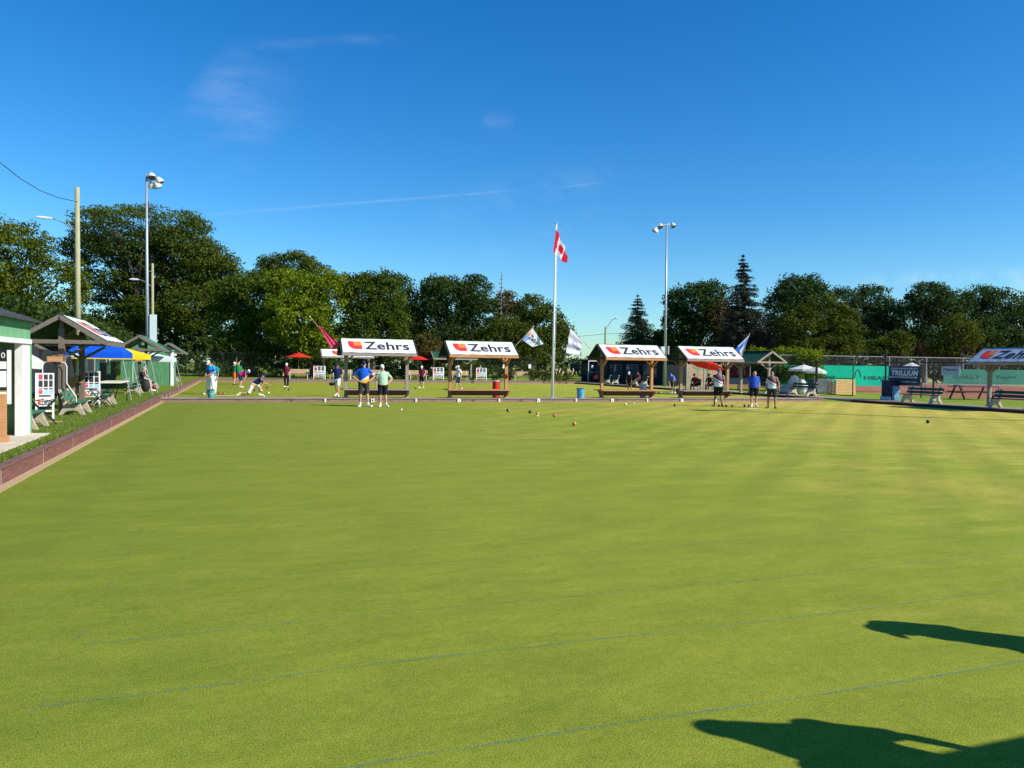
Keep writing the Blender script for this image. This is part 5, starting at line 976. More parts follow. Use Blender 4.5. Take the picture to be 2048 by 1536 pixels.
# lunging bowler seen from the side, facing right
lunge = dict(hd=(0, .50, 1.02), nk=(0, .40, .93), ch=(0, .25, .78), wa=(0, .05, .62), pe=(0, -.08, .52), sL=(-.17, .38, .90), sR=(.17, .38, .88), eR=(.2, .55, .68), wR=(.2, .80, .60), gR=(.2, .95, .55), eL=(-.2, .48, .66), wL=(-.17, .40, .46),
             hL=(-.1, -.08, .5), hR=(.1, -.08, .48), kL=(-.12, .32, .48), aL=(-.12, .28, .08), kR=(.12, -.25, .12), aR=(.12, -.68, .14), tR=(.12, -.82, .04), face=(0, 1, -.25))
orw = banded('shirt_navy_orange', [(0, (.8, .28, .05)), (.42, (.75, .75, .8)), (.5, (.02, .02, .1))], kx=0, ky=.45, z0=.3, rng=.75)
person(at(507, 791), -.15, 1.68, lunge, 'bowler lunging low with an arm stretched right, navy cap and white shorts', skin1, orw, c_white, s_white, hat=c_navy, vox=.014)
bend = dict(hd=(0, .52, 1.18), nk=(0, .42, 1.12), ch=(0, .28, 1.05), wa=(0, .08, .97), pe=(0, -.05, .9), sL=(-.18, .36, 1.12), sR=(.18, .36, 1.12), eL=(-.2, .38, .86), wL=(-.15, .30, .66), eR=(.2, .38, .86), wR=(.15, .30, .66), hL=(-.09, -.05, .88), hR=(.09, -.05, .88), kL=(-.1, .06, .48), kR=(.1, .06, .48), face=(0, 1, -.5))
person(at(481, 775), -.2, 1.62, bend, 'player bent forward in magenta and navy shirt, behind the lunging bowler', skin1, banded('shirt_magenta', [(0, (.6, .02, .2)), (.5, (.03, .02, .12))], ky=1, z0=.95, rng=.85), c_navy, s_white, hat=c_white, vox=.014)
person(at(468, 770), .2, 1.66, dict(eR=(.28, .2, 1.62), wR=(.3, .38, 1.82), eL=(-.22, .05, 1.13)), 'player in dark green with orange-red shorts and a white hat, one arm raised high', skin3, c_green, c_org, s_black, hat=c_white, vox=.014)
person(at(477, 768.5), -math.pi/2, 1.68, dict(eR=(.22, 0, 1.62), wR=(.16, 0, 1.86), wL=(-.22, .1, .95)), 'second player in green standing behind the one with the raised arm', skin1, C('green2', (.015, .2, .07)), c_char, s_black, hair=h_grey, vox=.014)
whites = dict(aL=(-.26, .02, .08), aR=(.24, -.02, .08), kL=(-.18, .02, .49), kR=(.17, 0, .49), hd=(0, .12, 1.6), eL=(-.27, .0, 1.16), wL=(-.1, .22, 1.0), eR=(.27, .0, 1.16), wR=(.1, .24, .98), gL=(0, .28, .97), gR=(0, .3, .95))
bwo = banded('shirt_blue_orange', [(0, (.85, .3, .05)), (.30, (.8, .8, .85)), (.34, (.02, .1, .45)), (.7, (.02, .35, .6))], kx=.15, z0=.78, rng=.7)
person(at(421, 789), -math.pi/2-.75, 1.78, whites, 'player in white trousers and blue shirt with orange hem, hands together', skin1, bwo, c_white, s_white, hat=c_white, legs_long=True, vox=.014)
person(at(427, 788), -math.pi/2-.5, 1.72, dict(hd=(0, .14, 1.6), aL=(-.08, 0, .08), aR=(.15, 0, .08)), 'player in white trousers and a teal shirt standing right behind the blue-shirted one', skin2, C('teal', (.01, .3, .42)), c_white, s_black, hair=h_dark, legs_long=True, vox=.014)
person(at(1347, 786.5), math.pi+.5, 1.66, dict(bend, hd=(0, .42, 1.3), nk=(0, .33, 1.24), ch=(0, .2, 1.12)), 'player in a blue shirt and blue cap bending forward left of the fourth shelter post', skin3, C('blue_mid', (.12, .18, .5)), c_black, s_white, hat=c_blue, vox=.014)
person(at(1259, 784), math.pi+.9, 1.58, dict(bend, hd=(0, .34, 1.42), nk=(0, .27, 1.33), ch=(0, .17, 1.17)), 'player all in black with white hat, leaning forward behind the third shelter bench', skin2, c_black, c_black, s_black, hat=c_white, vox=.014)
sit = dict(hd=(0, .1, 1.14), nk=(0, .04, 1.0), ch=(0, .0, .82), wa=(0, -.05, .6), pe=(0, -.08, .48), sL=(-.19, .03, .95), sR=(.19, .03, .95), eL=(-.24, .1, .68), wL=(-.14, .32, .58), eR=(.24, .1, .68), wR=(.14, .32, .58), hL=(-.09, -.05, .48), hR=(.09, -.05, .48), kL=(-.12, .38, .48), kR=(.12, .38, .48), aL=(-.12, .42, .08), aR=(.12, .42, .08))
y_ = PX(1278, 775, 32.1)[1]; person((32.05, y_, .14), math.pi, 1.66, sit, 'seated person in dark red on the bench behind the player in black', skin1, C('dark_red', (.2, .03, .03)), c_char, s_black, hair=h_dark, vox=.014)
for px, cc, lab in ((1390, (.25, .02, .02), 'seated person in dark red under the left side of the big red parasol'), (1419, (.02, .03, .03), 'seated person in black under the big red parasol, behind the man in maroon and white')):
    q_ = G(px, 783, .14); person((q_[0], q_[1], .14), math.pi+.5, 1.66, sit, lab, skin2, cloth('sit_'+lab[-6:], cc), c_black, s_black, hat=c_black, vox=.016)
    q_2 = MB(); ch = empty('folding_chair', (q_[0]+.02, q_[1]+.02, .14), math.pi/2+.5, 'dark folding chair under the '+('left side of the big red parasol' if px == 1390 else 'big red parasol, right of the other chair'), 'chair'); MB().box(-.24, .24, -.3, .12, .34, .37).build('seat', dark_green, ch); MB().box(-.24, .24, -.36, -.32, .4, .85).build('backrest', dark_green, ch)
    for sx in (-1, 1):
        for sy in (-.3, .1): MB().box(sx*.22-.012, sx*.22+.012, sy-.012, sy+.012, 0, .34).build('leg', galv, ch)
y_ = PX(283, 775, -4.3)[1]; person((-4.35, 41.0, .25), 0.1, 1.62, sit, 'person in dark clothes seated on the bench by the green-roofed shelter', skin3, c_char, c_black, s_white, hair=h_grey, vox=.014)
# the two onlookers beside the camera, outside the frame: they throw the shadows in the foreground
L1 = 1.92/math.tan(SUN_EL)
t1 = G(1362, 1441); q1 = t1[:2]-SH*L1*.985; PB = person((q1[0], q1[1], 0), math.atan2(SH[1], SH[0])+.1, 1.78, dict(sL=(-.21, 0, 1.44), sR=(.20, 0, 1.44), nk=(0, .02, 1.5), hd=(0, .06, 1.60), eL=(-.53, -.02, 1.27), wL=(-.40, .06, 1.0), gL=(-.24, .1, .93), eR=(-.02, 0, 1.2) if False else (.25, -.02, 1.14), wR=(.24, .06, .92), aL=(-.12, 0, .08)), 'bystander just outside the right edge, arm akimbo, casting the nearest shadow', skin1, c_white, c_char, s_white, hat=c_white, vox=.014, girth=.75)
for rr_ in (PB,): MB().tube([(0, -.02, 1.70), (0, -.035, 1.6), (0, -.03, 1.52), (0, -.03, 1.44), (0, -.02, 1.36)], [.10, .14, .18, .215, .20], 14, S_=(1, 0, 0), R2=[.10, .12, .12, .11, .10]).build('hair', h_dark, rr_, smooth=True)  # added hair cone, widened to fill the neck of the cast shadow
t2 = G(1688, 1243); q2 = t2[:2]-SH*L1*.985; PB = person((q2[0], q2[1], 0), math.atan2(SH[1], SH[0])+1.25, 1.78, dict(nk=(0, 0, 1.5), hd=(0, .03, 1.60), eL=(-.24, .05, 1.15), wL=(-.1, .2, 1.05), eR=(.24, .05, 1.15), wR=(.1, .2, 1.05)), 'second bystander outside the right edge, casting the farther shadow', skin1, c_navy, c_char, s_white, hat=c_white, vox=.014, girth=1.1)
MB().tube([(0, -.02, 1.70), (0, -.035, 1.6), (0, -.03, 1.5), (0, -.03, 1.43)], [.095, .125, .145, .165], 14).build('hair', h_dark, PB, smooth=True)  # hair cone added to thicken the neck of this figure's shadow

# ================================================================== VEGETATION
def leafmesh(name, C_, size, m, parent=None, flat=.0, rs=0, aspect=.75, outw=None, tone=None):
    """C_: (N,3) leaf centres -> one mesh of leaf-sized quads"""
    g_ = np.random.default_rng(rs); N = len(C_); n = g_.normal(size=(N, 3)); n[:, 2] = n[:, 2]*(1-flat)+flat*2.2
    if outw is not None: n += outw*1.1
    n /= np.linalg.norm(n, axis=1)[:, None]; a = np.cross(n, g_.normal(size=(N, 3))); a /= np.linalg.norm(a, axis=1)[:, None]; b_ = np.cross(n, a)
    s_ = size*.84*g_.uniform(.55, 1.35, N)[:, None]; a *= s_*.5; b_ *= s_*.5*aspect
    v = np.empty((N, 4, 3)); v[:, 0] = C_-a; v[:, 1] = C_-b_*.9+a*.1; v[:, 2] = C_+a; v[:, 3] = C_+b_*.9+a*.1
    me = bpy.data.meshes.new(name); me.vertices.add(N*4); me.vertices.foreach_set('co', v.reshape(-1).astype(np.float32)); me.loops.add(N*4); me.loops.foreach_set('vertex_index', np.arange(N*4, dtype=np.int32)); me.polygons.add(N)
    me.polygons.foreach_set('loop_start', np.arange(0, N*4, 4, dtype=np.int32)); me.polygons.foreach_set('loop_total', np.full(N, 4, dtype=np.int32)); me.update(calc_edges=True)
    at_ = me.attributes.new('tone', 'FLOAT', 'FACE'); tn = g_.uniform(0, 1, N)*.55 if tone is None else np.clip(tone+g_.uniform(-.22, .22, N), 0, 1); at_.data.foreach_set('value', tn.astype(np.float32))
    me.materials.append(m); o = bpy.data.objects.new(name, me); col.objects.link(o)
    if parent: o.parent = parent
    return o
def crown_points(blobs, clumps, per, cr, g_, flat=.45, gap=.0, ph=0.0):
    pts = []; outs = []; tones = []; cen = []; vol = np.array([b_[3]*b_[4]*b_[5] for b_ in blobs])**.67; vol /= vol.sum()
    for (cx, cy, cz, rx, ry, rz), f in zip(blobs, vol):
        k = int(clumps*f*(1+gap)); d = g_.normal(size=(k, 3)); d /= np.linalg.norm(d, axis=1)[:, None]; rad = g_.uniform(0.35, 1, k)**.45; p = d*rad[:, None]*[rx, ry, rz]+[cx, cy, cz]
        nz_ = np.sin(p[:, 0]*.9+ph)+np.sin(p[:, 1]*.8+ph*2)+np.sin(p[:, 2]*1.5+p[:, 0]*.7+ph*3)+.8*np.sin(p[:, 0]*2.1-p[:, 2]*2.3)
        if gap: p = p[nz_ > np.quantile(nz_, gap/(1+gap))]
        cen.append(p)
    cen = np.concatenate(cen); N = len(cen); r_ = cr*g_.uniform(.6, 1.35, N); mid = np.array([np.average([b_[0] for b_ in blobs]), np.average([b_[1] for b_ in blobs]), np.average([b_[2] for b_ in blobs])])
    off = g_.normal(size=(N, per, 3)); off /= (np.linalg.norm(off, axis=2)[:, :, None]+1e-6); off *= g_.uniform(.2, 1, (N, per, 1))**.5*r_[:, None, None]; off[:, :, 2] *= flat
    P_ = cen[:, None, :]+off; out = off/(np.linalg.norm(off, axis=2)[:, :, None]+1e-6); tc_ = g_.uniform(.1, .75, N)
    return cen, P_.reshape(-1, 3), out.reshape(-1, 3), np.repeat(tc_, per)
bark = mat('bark_dark', (.07, .055, .045), .9, .3, 6, stretch=(3, 3, .6)); bark_l = mat('bark_grey', (.2, .17, .14), .9, .25, 6, stretch=(3, 3, .6))
M_locust = leafmat('leaf_locust', (.036, .058, .007), (.08, .11, .01), (.145, .17, .016)); M_maple = leafmat('leaf_maple', (.032, .058, .006), (.075, .11, .008), (.15, .185, .012)); M_maple_b = leafmat('leaf_maple_bright', (.07, .11, .006), (.17, .22, .008), (.32, .38, .02), .35)
M_dark = leafmat('leaf_dark', (.022, .042, .01), (.047, .08, .015), (.085, .125, .02)); M_spruce = leafmat('needle_spruce', (.014, .022, .015), (.034, .045, .026), (.08, .088, .05), .08); M_olive = leafmat('leaf_olive', (.038, .058, .006), (.078, .102, .008), (.135, .155, .014))
M_blueg = leafmat('leaf_bluegreen', (.02, .045, .014), (.046, .085, .022), (.085, .125, .03)); M_brown = leafmat('leaf_brownish', (.06, .05, .018), (.11, .085, .02), (.19, .12, .025)); M_hedge = leafmat('leaf_hedge_bright', (.09, .12, .006), (.2, .24, .01), (.34, .38, .02), .4)
M_left = leafmat('leaf_left_tree', (.035, .055, .003), (.09, .12, .006), (.2, .21, .012), .3)
def limbs(b, base_p, cen, g_, n, r0):
    idx = g_.choice(len(cen), min(n, len(cen)), replace=False); B0_ = np.array(base_p)
    for i in idx:
        e = cen[i]; m_ = B0_*.45+e*.55; m_[2] = B0_[2]*.35+e[2]*.65; m_[:2] += g_.normal(size=2)*.3; q = (m_+e)/2+g_.normal(size=3)*.25
        b.tube([tuple(B0_), tuple((B0_+m_)/2+g_.normal(size=3)*.12), tuple(m_), tuple(q), tuple(e)], [r0, r0*.75, r0*.5, r0*.3, r0*.12], 5)
seed = [10]
def tree(px, py_top, D, blobs, label, m, clumps=420, per=34, size=.28, cr=.85, flat=.5, gap=.15, trunk=.28, bk=None, zg=.2, group='trees behind the greens', name='tree', tx=0, forks=22, fork_z=.32, core=26):
    """blobs in pixels relative to the photographed crown: (px, py, half width, half height, depth factor) at distance D"""
    seed[0] += 1; g_ = np.random.default_rng(seed[0]); c0_ = PD(px, 735, D); k = D/F; r = empty(name, (c0_[0], c0_[1], zg), -YAW, label, 'tree', group); bl_ = []
    for bx, by, hw, hh, df in blobs: q = PD(bx, by, D); dx = (np.array(q)-c0_) @ RT; bl_.append((dx, g_.uniform(-.25, .25)*hw*k, q[2]-zg, hw*k, hw*k*df, hh*k))
    cen, P_, out, tn = crown_points(bl_, int(clumps*1.2), int(per*1.3), cr, g_, flat, gap, seed[0]*1.3)
    ci = np.concatenate([np.clip(g_.normal(size=(int(core*hw_*hh_), 3)), -2, 2)*[hw_*.36, hw_*df_*.36, hh_*.36]+[a_, b2_, c_] for a_, b2_, c_, hw_, df2_, hh_ in bl_ for df_ in (df2_/hw_,)]) if core else np.zeros((0, 3))
    P_ = np.concatenate([P_, ci]); out = np.concatenate([out, np.zeros_like(ci)]); tn = np.concatenate([tn, np.full(len(ci), .25)]); leafmesh('crown', P_, size, m, r, flat=.15, rs=seed[0], outw=out, tone=tn)
    zt_ = max(b_[2] for b_ in bl_); zf = zt_*fork_z; b = MB(); txm = tx*k; b.tube([(txm*.3, 0, 0), (txm*.6, .05, zf*.5), (txm, 0, zf)], [trunk*1.3, trunk*.95, trunk*.8], 9); limbs(b, (txm, 0, zf*.96), cen, g_, forks, trunk*.55); b.build('trunk', bk or bark, r); return r
# left
tree(30, 435, 53, [(10, 520, 110, 75, .8), (75, 580, 95, 70, .8), (-60, 480, 90, 60, .8), (60, 490, 45, 40, .8), (30, 640, 120, 50, .8), (150, 560, 22, 45, .9), (-30, 600, 110, 80, .8), (110, 650, 60, 45, .9)], 'yellow-green tree at the left edge behind the green shed', M_left, 800, 34, .2, .62, .55, .05, tx=-30)
b_loc = [(405, 525, 72, 46, .8), (445, 580, 46, 56, .8), (350, 600, 90, 50, .7), (295, 452, 128, 30, .8), (190, 500, 62, 30, .9), (260, 505, 95, 34, .8), (340, 520, 95, 34, .8), (370, 500, 70, 36, .8), (420, 560, 58, 50, .8), (330, 560, 100, 40, .7), (230, 560, 75, 25, .8), (180, 590, 42, 22, .9), (380, 620, 85, 45, .7), (300, 625, 75, 28, .7), (230, 640, 70, 26, .7), (440, 600, 36, 50, .9), (180, 460, 40, 18, .8), (250, 610, 55, 16, .7), (165, 545, 30, 24, .8)]
tree(300, 420, 84, b_loc, 'very large spreading tree with a flat layered crown behind the left floodlight pole', M_locust, 2200, 36, .26, 1.1, .34, .22, .5, tx=-15, forks=46, fork_z=.35, core=7)
tree(205, 600, 100, [(200, 680, 95, 24, .4), (350, 665, 90, 46, .4), (120, 670, 50, 36, .4)], 'low dark trees filling the space under the big spreading crown', M_dark, 360, 30, .38, 1.3, .6, .1)
tree(570, 503, 112, [(575, 535, 62, 32, .8), (540, 560, 50, 30, .8), (620, 550, 40, 26, .8)], 'darker tree whose crown tops the bright maples, seen behind them', M_locust, 320, 34, .34, 1.1, .4, .15)
tree(505, 545, 76, [(500, 600, 62, 56, .8), (465, 640, 50, 60, .8), (530, 670, 60, 50, .8), (490, 700, 60, 30, .8), (450, 590, 28, 34, .8)], 'dark green dense maple left of the brighter maples', M_maple, 640, 34, .25, .75, .7, .05, bk=bark_l)
tree(620, 540, 74, [(590, 585, 62, 44, .8), (650, 595, 50, 50, .8), (600, 640, 70, 55, .8), (560, 560, 24, 20, .8), (660, 560, 24, 18, .8), (640, 690, 55, 35, .8)], 'bright yellow-green topped maple, tallest of the maples in the middle left', M_maple_b, 700, 34, .25, .72, .7, .05)
tree(745, 545, 75, [(725, 600, 50, 50, .8), (770, 610, 42, 58, .8), (740, 660, 66, 50, .8), (700, 570, 22, 24, .8), (775, 562, 20, 20, .8), (735, 566, 20, 20, .8), (790, 660, 24, 44, .8)], 'mid green maple to the right of the bright one, above the first shelter', M_maple, 640, 34, .25, .72, .7, .05)
tree(805, 550, 100, [(800, 600, 36, 48, .8), (815, 660, 40, 55, .8)], 'narrow dark tree in the dip right of the maples', M_dark, 200, 32, .32, .9, .6, .05)
tree(910, 548, 98, [(900, 600, 66, 48, .8), (945, 590, 42, 40, .8), (860, 640, 50, 60, .8), (960, 640, 40, 60, .8), (905, 680, 85, 40, .8), (870, 575, 30, 24, .8)], 'broad dark green tree above the second shelter', M_dark, 760, 34, .32, .95, .6, .06)
tree(855, 665, 74, [(853, 692, 27, 27, .9), (866, 710, 24, 22, .9)], 'small rounded tree turning orange-brown between the first and second shelters', M_brown, 150, 30, .2, .45, .8, .0, trunk=.08)
tree(1012, 575, 99, [(1010, 605, 28, 26, .8), (1020, 640, 40, 40, .8)], 'brownish crown right behind the bare dead conifer', M_brown, 150, 28, .3, .8, .5, .15)
tree(1020, 630, 88, [(1015, 680, 52, 46, .8), (1050, 700, 34, 36, .8), (975, 700, 38, 38, .8)], 'drooping olive brown tree behind the right end of the second shelter', M_olive, 340, 32, .27, .7, 1.1, .05)
tree(1075, 585, 92, [(1065, 620, 36, 34, .8), (1095, 650, 36, 46, .8), (1120, 680, 28, 40, .8), (1075, 690, 55, 36, .8), (1050, 660, 24, 40, .8)], 'green tree with a few reddening tips behind the flagpole', M_olive, 460, 32, .28, .75, .7, .1)
tree(1128, 645, 92, [(1128, 655, 10, 8, 1)], 'single reddish twig end right of the flagpole crown', M_brown, 10, 20, .22, .4, .8, 0, trunk=.05) if False else None
tree(1390, 560, 90, [(1385, 610, 48, 46, .8), (1420, 595, 34, 34, .8), (1360, 655, 36, 55, .8), (1410, 670, 60, 50, .8), (1350, 600, 18, 22, .8)], 'dense blue-green tree right of the floodlight pole', M_blueg, 560, 34, .29, .82, .65, .06)
tree(1438, 600, 88, [(1440, 645, 24, 45, .8)], 'narrow olive-brown crown left of the tall spruce', M_brown, 80, 30, .28, .7, .7, 0)
tree(1590, 545, 92, [(1590, 590, 44, 40, .8), (1560, 620, 40, 48, .8), (1625, 600, 30, 34, .8), (1560, 680, 50, 46, .8), (1625, 575, 20, 22, .8)], 'tall dark tree right of the spruce', M_blueg, 520, 34, .29, .82, .65, .06)
tree(1640, 583, 78, [(1645, 630, 46, 44, .8), (1600, 660, 50, 46, .8), (1680, 665, 40, 50, .8), (1640, 700, 80, 30, .8)], 'rounded olive green tree in front, between the spruce and the right-hand row', M_olive, 640, 34, .23, .62, .55, .04)
row = [(1725, 568, 97, [(1690, 615, 44, 40, .8), (1745, 600, 36, 34, .8), (1715, 640, 56, 40, .8), (1770, 630, 34, 32, .8), (1735, 670, 60, 45, .8)], 'tree with a forked top, first in the right-hand row'), (1850, 563, 93, [(1850, 600, 46, 34, .8), (1825, 640, 50, 42, .8), (1885, 635, 50, 46, .8), (1850, 690, 60, 30, .8)], 'tree in the right-hand row above the blue banner'),
       (1955, 568, 94, [(1945, 605, 42, 32, .8), (1995, 615, 48, 44, .8), (1930, 640, 50, 44, .8), (1950, 665, 66, 42, .8), (2010, 680, 46, 30, .8)], 'tree in the right-hand row above the small pale sign'), (2060, 580, 95, [(2050, 640, 44, 40, .8), (2085, 620, 44, 44, .8), (2070, 690, 66, 36, .8)], 'tree at the right edge of the photo, last of the row')]
for px, pt, D, bl__, lab in row: tree(px, pt, D, bl__, lab, M_blueg, 470, 34, .30, 1.0, .5, .08, bk=bark_l, forks=30)
tree(1915, 625, 78, [(1915, 670, 38, 42, .8), (1890, 700, 36, 26, .8)], 'lower yellowish-green tree in front of the right-hand row', M_olive, 200, 30, .23, .6, .6, .12)
tree(1785, 650, 84, [(1790, 690, 34, 30, .8), (1760, 700, 30, 24, .8)], 'low light green tree behind the gate', M_maple, 170, 30, .25, .6, .6, .1)
# conifers
def spruce(px, py_top, D, hw_px, label, m, dead=False, lean=0.0, zg=.2, base_py=745, low=.1, dens=1.0):
    seed[0] += 1; g_ = np.random.default_rng(seed[0]); tp = PD(px, py_top, D); r = empty('conifer', (tp[0], tp[1], zg), -YAW, label, 'tree', 'trees behind the greens'); H = tp[2]-zg; R = hw_px*D/F; pts = []; outs = []; b = MB(); b.tube([(0, 0, 0), (lean*.3, 0, H*.5), (lean, 0, H)], [.22, .12, .03], 7)
    z = H*low; 
    while z < H*.99:
        f = 1-z/H; L0 = R*(f**.8 if f < .8 else .85); n = 7 if dead else 11
        for k in range(n):
            a = g_.uniform(0, 6.28); L_ = L0*g_.uniform(.35, 1.25); x0 = lean*(z/H)**2; dz = -.18*L_ if not dead else .05*L_; tipz = z+dz+.22*L_*f; b.tube([(x0, 0, z), (x0+math.cos(a)*L_*.5, math.sin(a)*L_*.5, z+dz*.6), (x0+math.cos(a)*L_, math.sin(a)*L_, tipz)], [.06 if dead else .035, .045 if dead else .03, .03 if dead else .014], 4)
            if not dead:
                m_ = max(10, int(60*L_*dens)); t_ = g_.uniform(.12, 1, m_); wd = .10+.24*t_*(1.15-t_)*L_*.8; px_ = x0+math.cos(a)*L_*t_+g_.normal(size=m_)*wd*.55; py_ = math.sin(a)*L_*t_+g_.normal(size=m_)*wd*.55; pz_ = z+dz*t_+.22*L_*f*t_*t_-g_.uniform(0, .28, m_)*(.4+.5*L_)
                pts.append(np.stack([px_, py_, pz_], 1))
        z += (.34 if not dead else .5)*g_.uniform(.7, 1.3)
    b.build('trunk', bark_l if dead else bark, r)
    if pts: P_ = np.concatenate(pts); leafmesh('crown', P_, .21, m, r, flat=.1, rs=seed[0], aspect=.5, tone=g_.uniform(.15, .7, len(P_)))
    return r
spruce(1497, 508, 80, 82, 'tallest dark spruce with a ragged pointed top right of the fourth shelter flag', M_spruce, lean=-.6, low=.06, dens=1.1)
tree(1490, 620, 82, [(1487, 660, 40, 50, .8), (1500, 705, 50, 40, .8), (1470, 700, 36, 36, .8)], 'dense dark spruce skirts around the foot of the tallest spruce', M_spruce, 300, 34, .24, .7, .5, .05)
spruce(1276, 588, 96, 66, 'smaller dark spruce left of the floodlight pole, its crown thick and bushy', M_spruce, low=.05, dens=1.0)
spruce(1003, 543, 94, 34, 'bare dead conifer with thin branches above the second shelter', M_spruce, dead=True, low=.42)
tree(1300, 640, 95, [(1295, 690, 45, 30, .8), (1330, 690, 30, 30, .8)], 'low dark growth at the foot of the spruce left of the floodlight pole', M_blueg, 180, 30, .3, .8, .7, .05)
# shrubs, hedges
def shrub(px, py_c, D, hw, hh, label, m, clumps=40, per=26, size=.14, cr=.3, name='shrub', grp='shrubs behind the back bank'):
    seed[0] += 1; g_ = np.random.default_rng(seed[0]); q = PD(px, py_c, D); k = D/F; r = empty(name, (q[0], q[1], .2), -YAW, label, 'shrub', grp); cen, P_, out, tn = crown_points([(0, 0, q[2]-.2, hw*k, hw*k*.7, hh*k)], clumps, per, cr, g_, .8, 0, seed[0]); P_[:, 2] = np.abs(P_[:, 2])+.02
    leafmesh('foliage', P_, size, m, r, rs=seed[0], outw=out, tone=tn); b = MB(); limbs(b, (0, 0, 0), np.abs(cen), g_, 9, .03); b.build('stems', bark, r); return r
for a in [(560, 722, 78, 34, 26, 'dark shrub behind the fence left of the red parasol', M_dark, 120), (622, 725, 78, 36, 26, 'dark shrub behind the left red parasol', M_dark, 130), (588, 690, 77, 17, 26, 'bright lime shrub rising above the left red parasol', M_maple_b, 90), (640, 735, 79, 26, 20, 'dark shrub right of the left red parasol', M_dark, 60),
          (415, 748, 74.5, 30, 12, 'low grassy shrub at the left end of the back bank', M_olive, 60), (448, 752, 74, 24, 9, 'low pale green plants right of the grassy shrub', M_hedge, 50), (535, 748, 75, 26, 12, 'low dull green shrub behind the lunging bowler', M_olive, 50), (500, 750, 75, 20, 9, 'low plants by the two players in green', M_olive, 36),
          (715, 738, 76, 26, 18, 'shrub seen under the first shelter, left of the man in blue', M_maple, 60), (790, 735, 76, 30, 24, 'tall upright shrub seen behind the man in mint', M_maple, 90), (815, 745, 75, 26, 15, 'dark shrub left of the right red parasol', M_dark, 60), (850, 735, 79, 34, 22, 'dark shrub behind the right red parasol', M_dark, 80),
          (905, 742, 75, 24, 14, 'green shrub seen through the second shelter on its left', M_maple, 50), (945, 738, 76, 26, 18, 'green shrub seen through the middle of the second shelter', M_maple, 60), (985, 745, 75, 22, 14, 'shrub at the right post of the second shelter', M_dark, 45), (1068, 750, 75, 12, 12, 'rounded green shrub right of the pale bench', M_maple, 30), (1018, 748, 75, 15, 11, 'green shrub left of the pale bench', M_maple, 30), (1090, 752, 75, 18, 9, 'low shrub left of the flagpole foot', M_dark, 36), (1125, 752, 76, 26, 11, 'low flower bed of green right of the flagpole', M_olive, 50)]: shrub(*a)
# pale grass plumes beside the flagpole
g_ = np.random.default_rng(5); b = MB(); r = empty('ornamental_grass', tuple(PD(1126, 758, 75)[:2])+(.2,), 0, 'ornamental grass with pale cream plumes right of the flagpole', 'plant')
for i in range(26): x = g_.uniform(-1.4, 1.4); y = g_.uniform(-.4, .4); h_ = g_.uniform(.7, 1.15); b.tube([(x, y, 0), (x+.05, y, h_)], .012, 4); 
b.build('stems', M_hedge, r); b = MB(); g_ = np.random.default_rng(5)
for i in range(26): x = g_.uniform(-1.4, 1.4); y = g_.uniform(-.4, .4); h_ = g_.uniform(.7, 1.15); b.ball((x+.05, y, h_+.08), (.05, .05, .13), 6, 5)
b.build('plumes', mat('plume_cream', (.6, .52, .36), .9), r)
# vine hedge on the right, over the fence
def hedge(p0, p1, z0, z1, depth, m, label, n, size=.18, name='hedge', base_z=.14):
    seed[0] += 1; g_ = np.random.default_rng(seed[0]); p0 = np.array(p0[:2]); p1 = np.array(p1[:2]); L = np.linalg.norm(p1-p0); r = empty(name, (p0[0], p0[1], base_z), math.atan2(p1[1]-p0[1], p1[0]-p0[0]), label, 'hedge'); c_ = int(n/26)
    cen = np.stack([g_.uniform(0, L, c_), g_.uniform(-depth/2, depth/2, c_), g_.uniform(z0, z1, c_)], 1); cen[:, 2] += np.sin(cen[:, 0]*1.7)*.08+np.sin(cen[:, 0]*4.1)*.05; off = g_.normal(size=(c_, 26, 3))*.17; P_ = (cen[:, None, :]+off).reshape(-1, 3); P_[:, 2] = np.abs(P_[:, 2])
    leafmesh('foliage', P_, size, m, r, rs=seed[0], tone=np.repeat(g_.uniform(.1, .8, c_), 26), outw=np.tile(np.array([[0, -1.0, .4]]), (c_*26, 1))); return r
a, c = PD(1484, 735, 60), PD(1642, 735, 54.5); zt0, zt1 = PD(1500, 697, 60)[2], PD(1630, 711, 55)[2]
hedge(a, c, .9, (zt0+zt1)/2-.05, .9, M_hedge, 'bright yellow-green vine hedge over the court fence on the right', 15000, .17)
hedge(PD(1552, 740, 55), PD(1600, 740, 54), .6, 1.7, .5, M_maple, 'loose vines hanging in front of the green windscreen', 2200, .16)
a, c = PD(1490, 740, 57.5), PD(1600, 740, 55.5); hedge(a, c, .5, 2.2, .5, M_dark, 'dark lower vines left of the white parasol', 4200, .17)
hedge((-10.2, 84), (-10.2, 40), .3, 4.4, 1.4, M_dark, 'dark hedge behind the left fence', 26000, .28); hedge((-10.2, 40), (-10.2, 16), .3, 3.0, 1.2, M_dark, 'dark hedge behind the left sheds', 9000, .24)
hedge((-22, 96), (32, 102), .3, 6.4, 2.2, M_dark, 'dark underplanting below the trees behind the back fence', 42000, .42)
hedge((28, 96), (60, 108), .3, 2.6, 2.2, M_dark, 'low distant hedge in the gap below the street lamp', 8000, .4); hedge(PD(1240, 740, 112), PD(1480, 740, 100), .3, 5.0, 2.0, M_dark, 'dark hedge behind the clubhouse roof', 15000, .36); hedge(PD(1480, 740, 96), PD(1760, 740, 100), .3, 6.0, 2.4, M_dark, 'dark hedge below the olive tree on the right', 16000, .36)
hedge(PD(1740, 740, 104), PD(2200, 740, 100), .3, 5.4, 2.4, M_dark, 'dark hedge below the right-hand row of trees', 26000, .36)
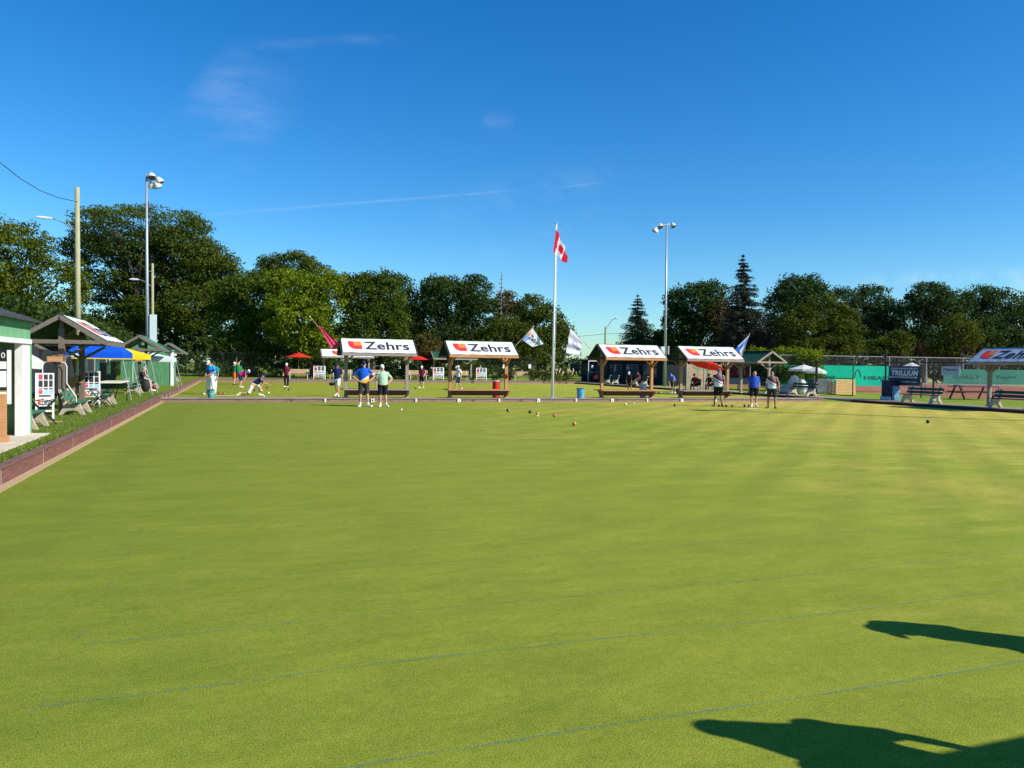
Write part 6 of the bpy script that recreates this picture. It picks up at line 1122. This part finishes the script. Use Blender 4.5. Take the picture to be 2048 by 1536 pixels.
g_ = np.random.default_rng(77); N = 420; u = np.sort(g_.uniform(0, 1, N)); ang = np.radians(-20+u*75); R_ = g_.uniform(190, 230, N); cen = np.stack([np.sin(ang)*R_, np.cos(ang)*R_, g_.uniform(.5, 4.2, N)], 1); P_ = (cen[:, None, :]+g_.normal(size=(N, 40, 3))*[2.4, 2.4, 1.0]).reshape(-1, 3); P_[:, 2] = np.abs(P_[:, 2]); o = leafmesh('far_woodland', P_, .9, M_dark, None, rs=3, tone=np.repeat(g_.uniform(.1, .7, N), 40)); tag(o, 'distant woodland along the horizon', 'woodland', kind='stuff')
# grass blades on the near left lawn
g_ = np.random.default_rng(8); N = 90000; y = 6+32*g_.uniform(0, 1, N)**1.2; x = -3.17-g_.uniform(0, 1, N)**1.3*3.2; P_ = np.stack([x, y, np.full(N, .25)], 1); a = g_.uniform(0, 6.28, N); h_ = g_.uniform(.012, .042, N)*(1+.9*(x > -3.3)); w_ = .006
v = np.empty((N, 3, 3)); v[:, 0] = P_+np.stack([np.cos(a)*w_, np.sin(a)*w_, 0*a], 1); v[:, 1] = P_-np.stack([np.cos(a)*w_, np.sin(a)*w_, 0*a], 1); v[:, 2] = P_+np.stack([g_.normal(size=N)*.018, g_.normal(size=N)*.018, h_], 1)
me = bpy.data.meshes.new('lawn_grass'); me.vertices.add(N*3); me.vertices.foreach_set('co', v.reshape(-1).astype(np.float32)); me.loops.add(N*3); me.loops.foreach_set('vertex_index', np.arange(N*3, dtype=np.int32)); me.polygons.add(N); me.polygons.foreach_set('loop_start', np.arange(0, N*3, 3, dtype=np.int32)); me.polygons.foreach_set('loop_total', np.full(N, 3, dtype=np.int32)); me.update(calc_edges=True)
at_ = me.attributes.new('tone', 'FLOAT', 'FACE'); at_.data.foreach_set('value', g_.uniform(0, 1, N).astype(np.float32)); me.materials.append(leafmat('grass_blade', (.07, .14, .016), (.14, .21, .03), (.28, .3, .08), .3)); o = bpy.data.objects.new('lawn_grass', me); col.objects.link(o); tag(o, 'short rough grass on the left lawn beside the kerb', 'grass', kind='stuff')
scene.render.engine = 'CYCLES'
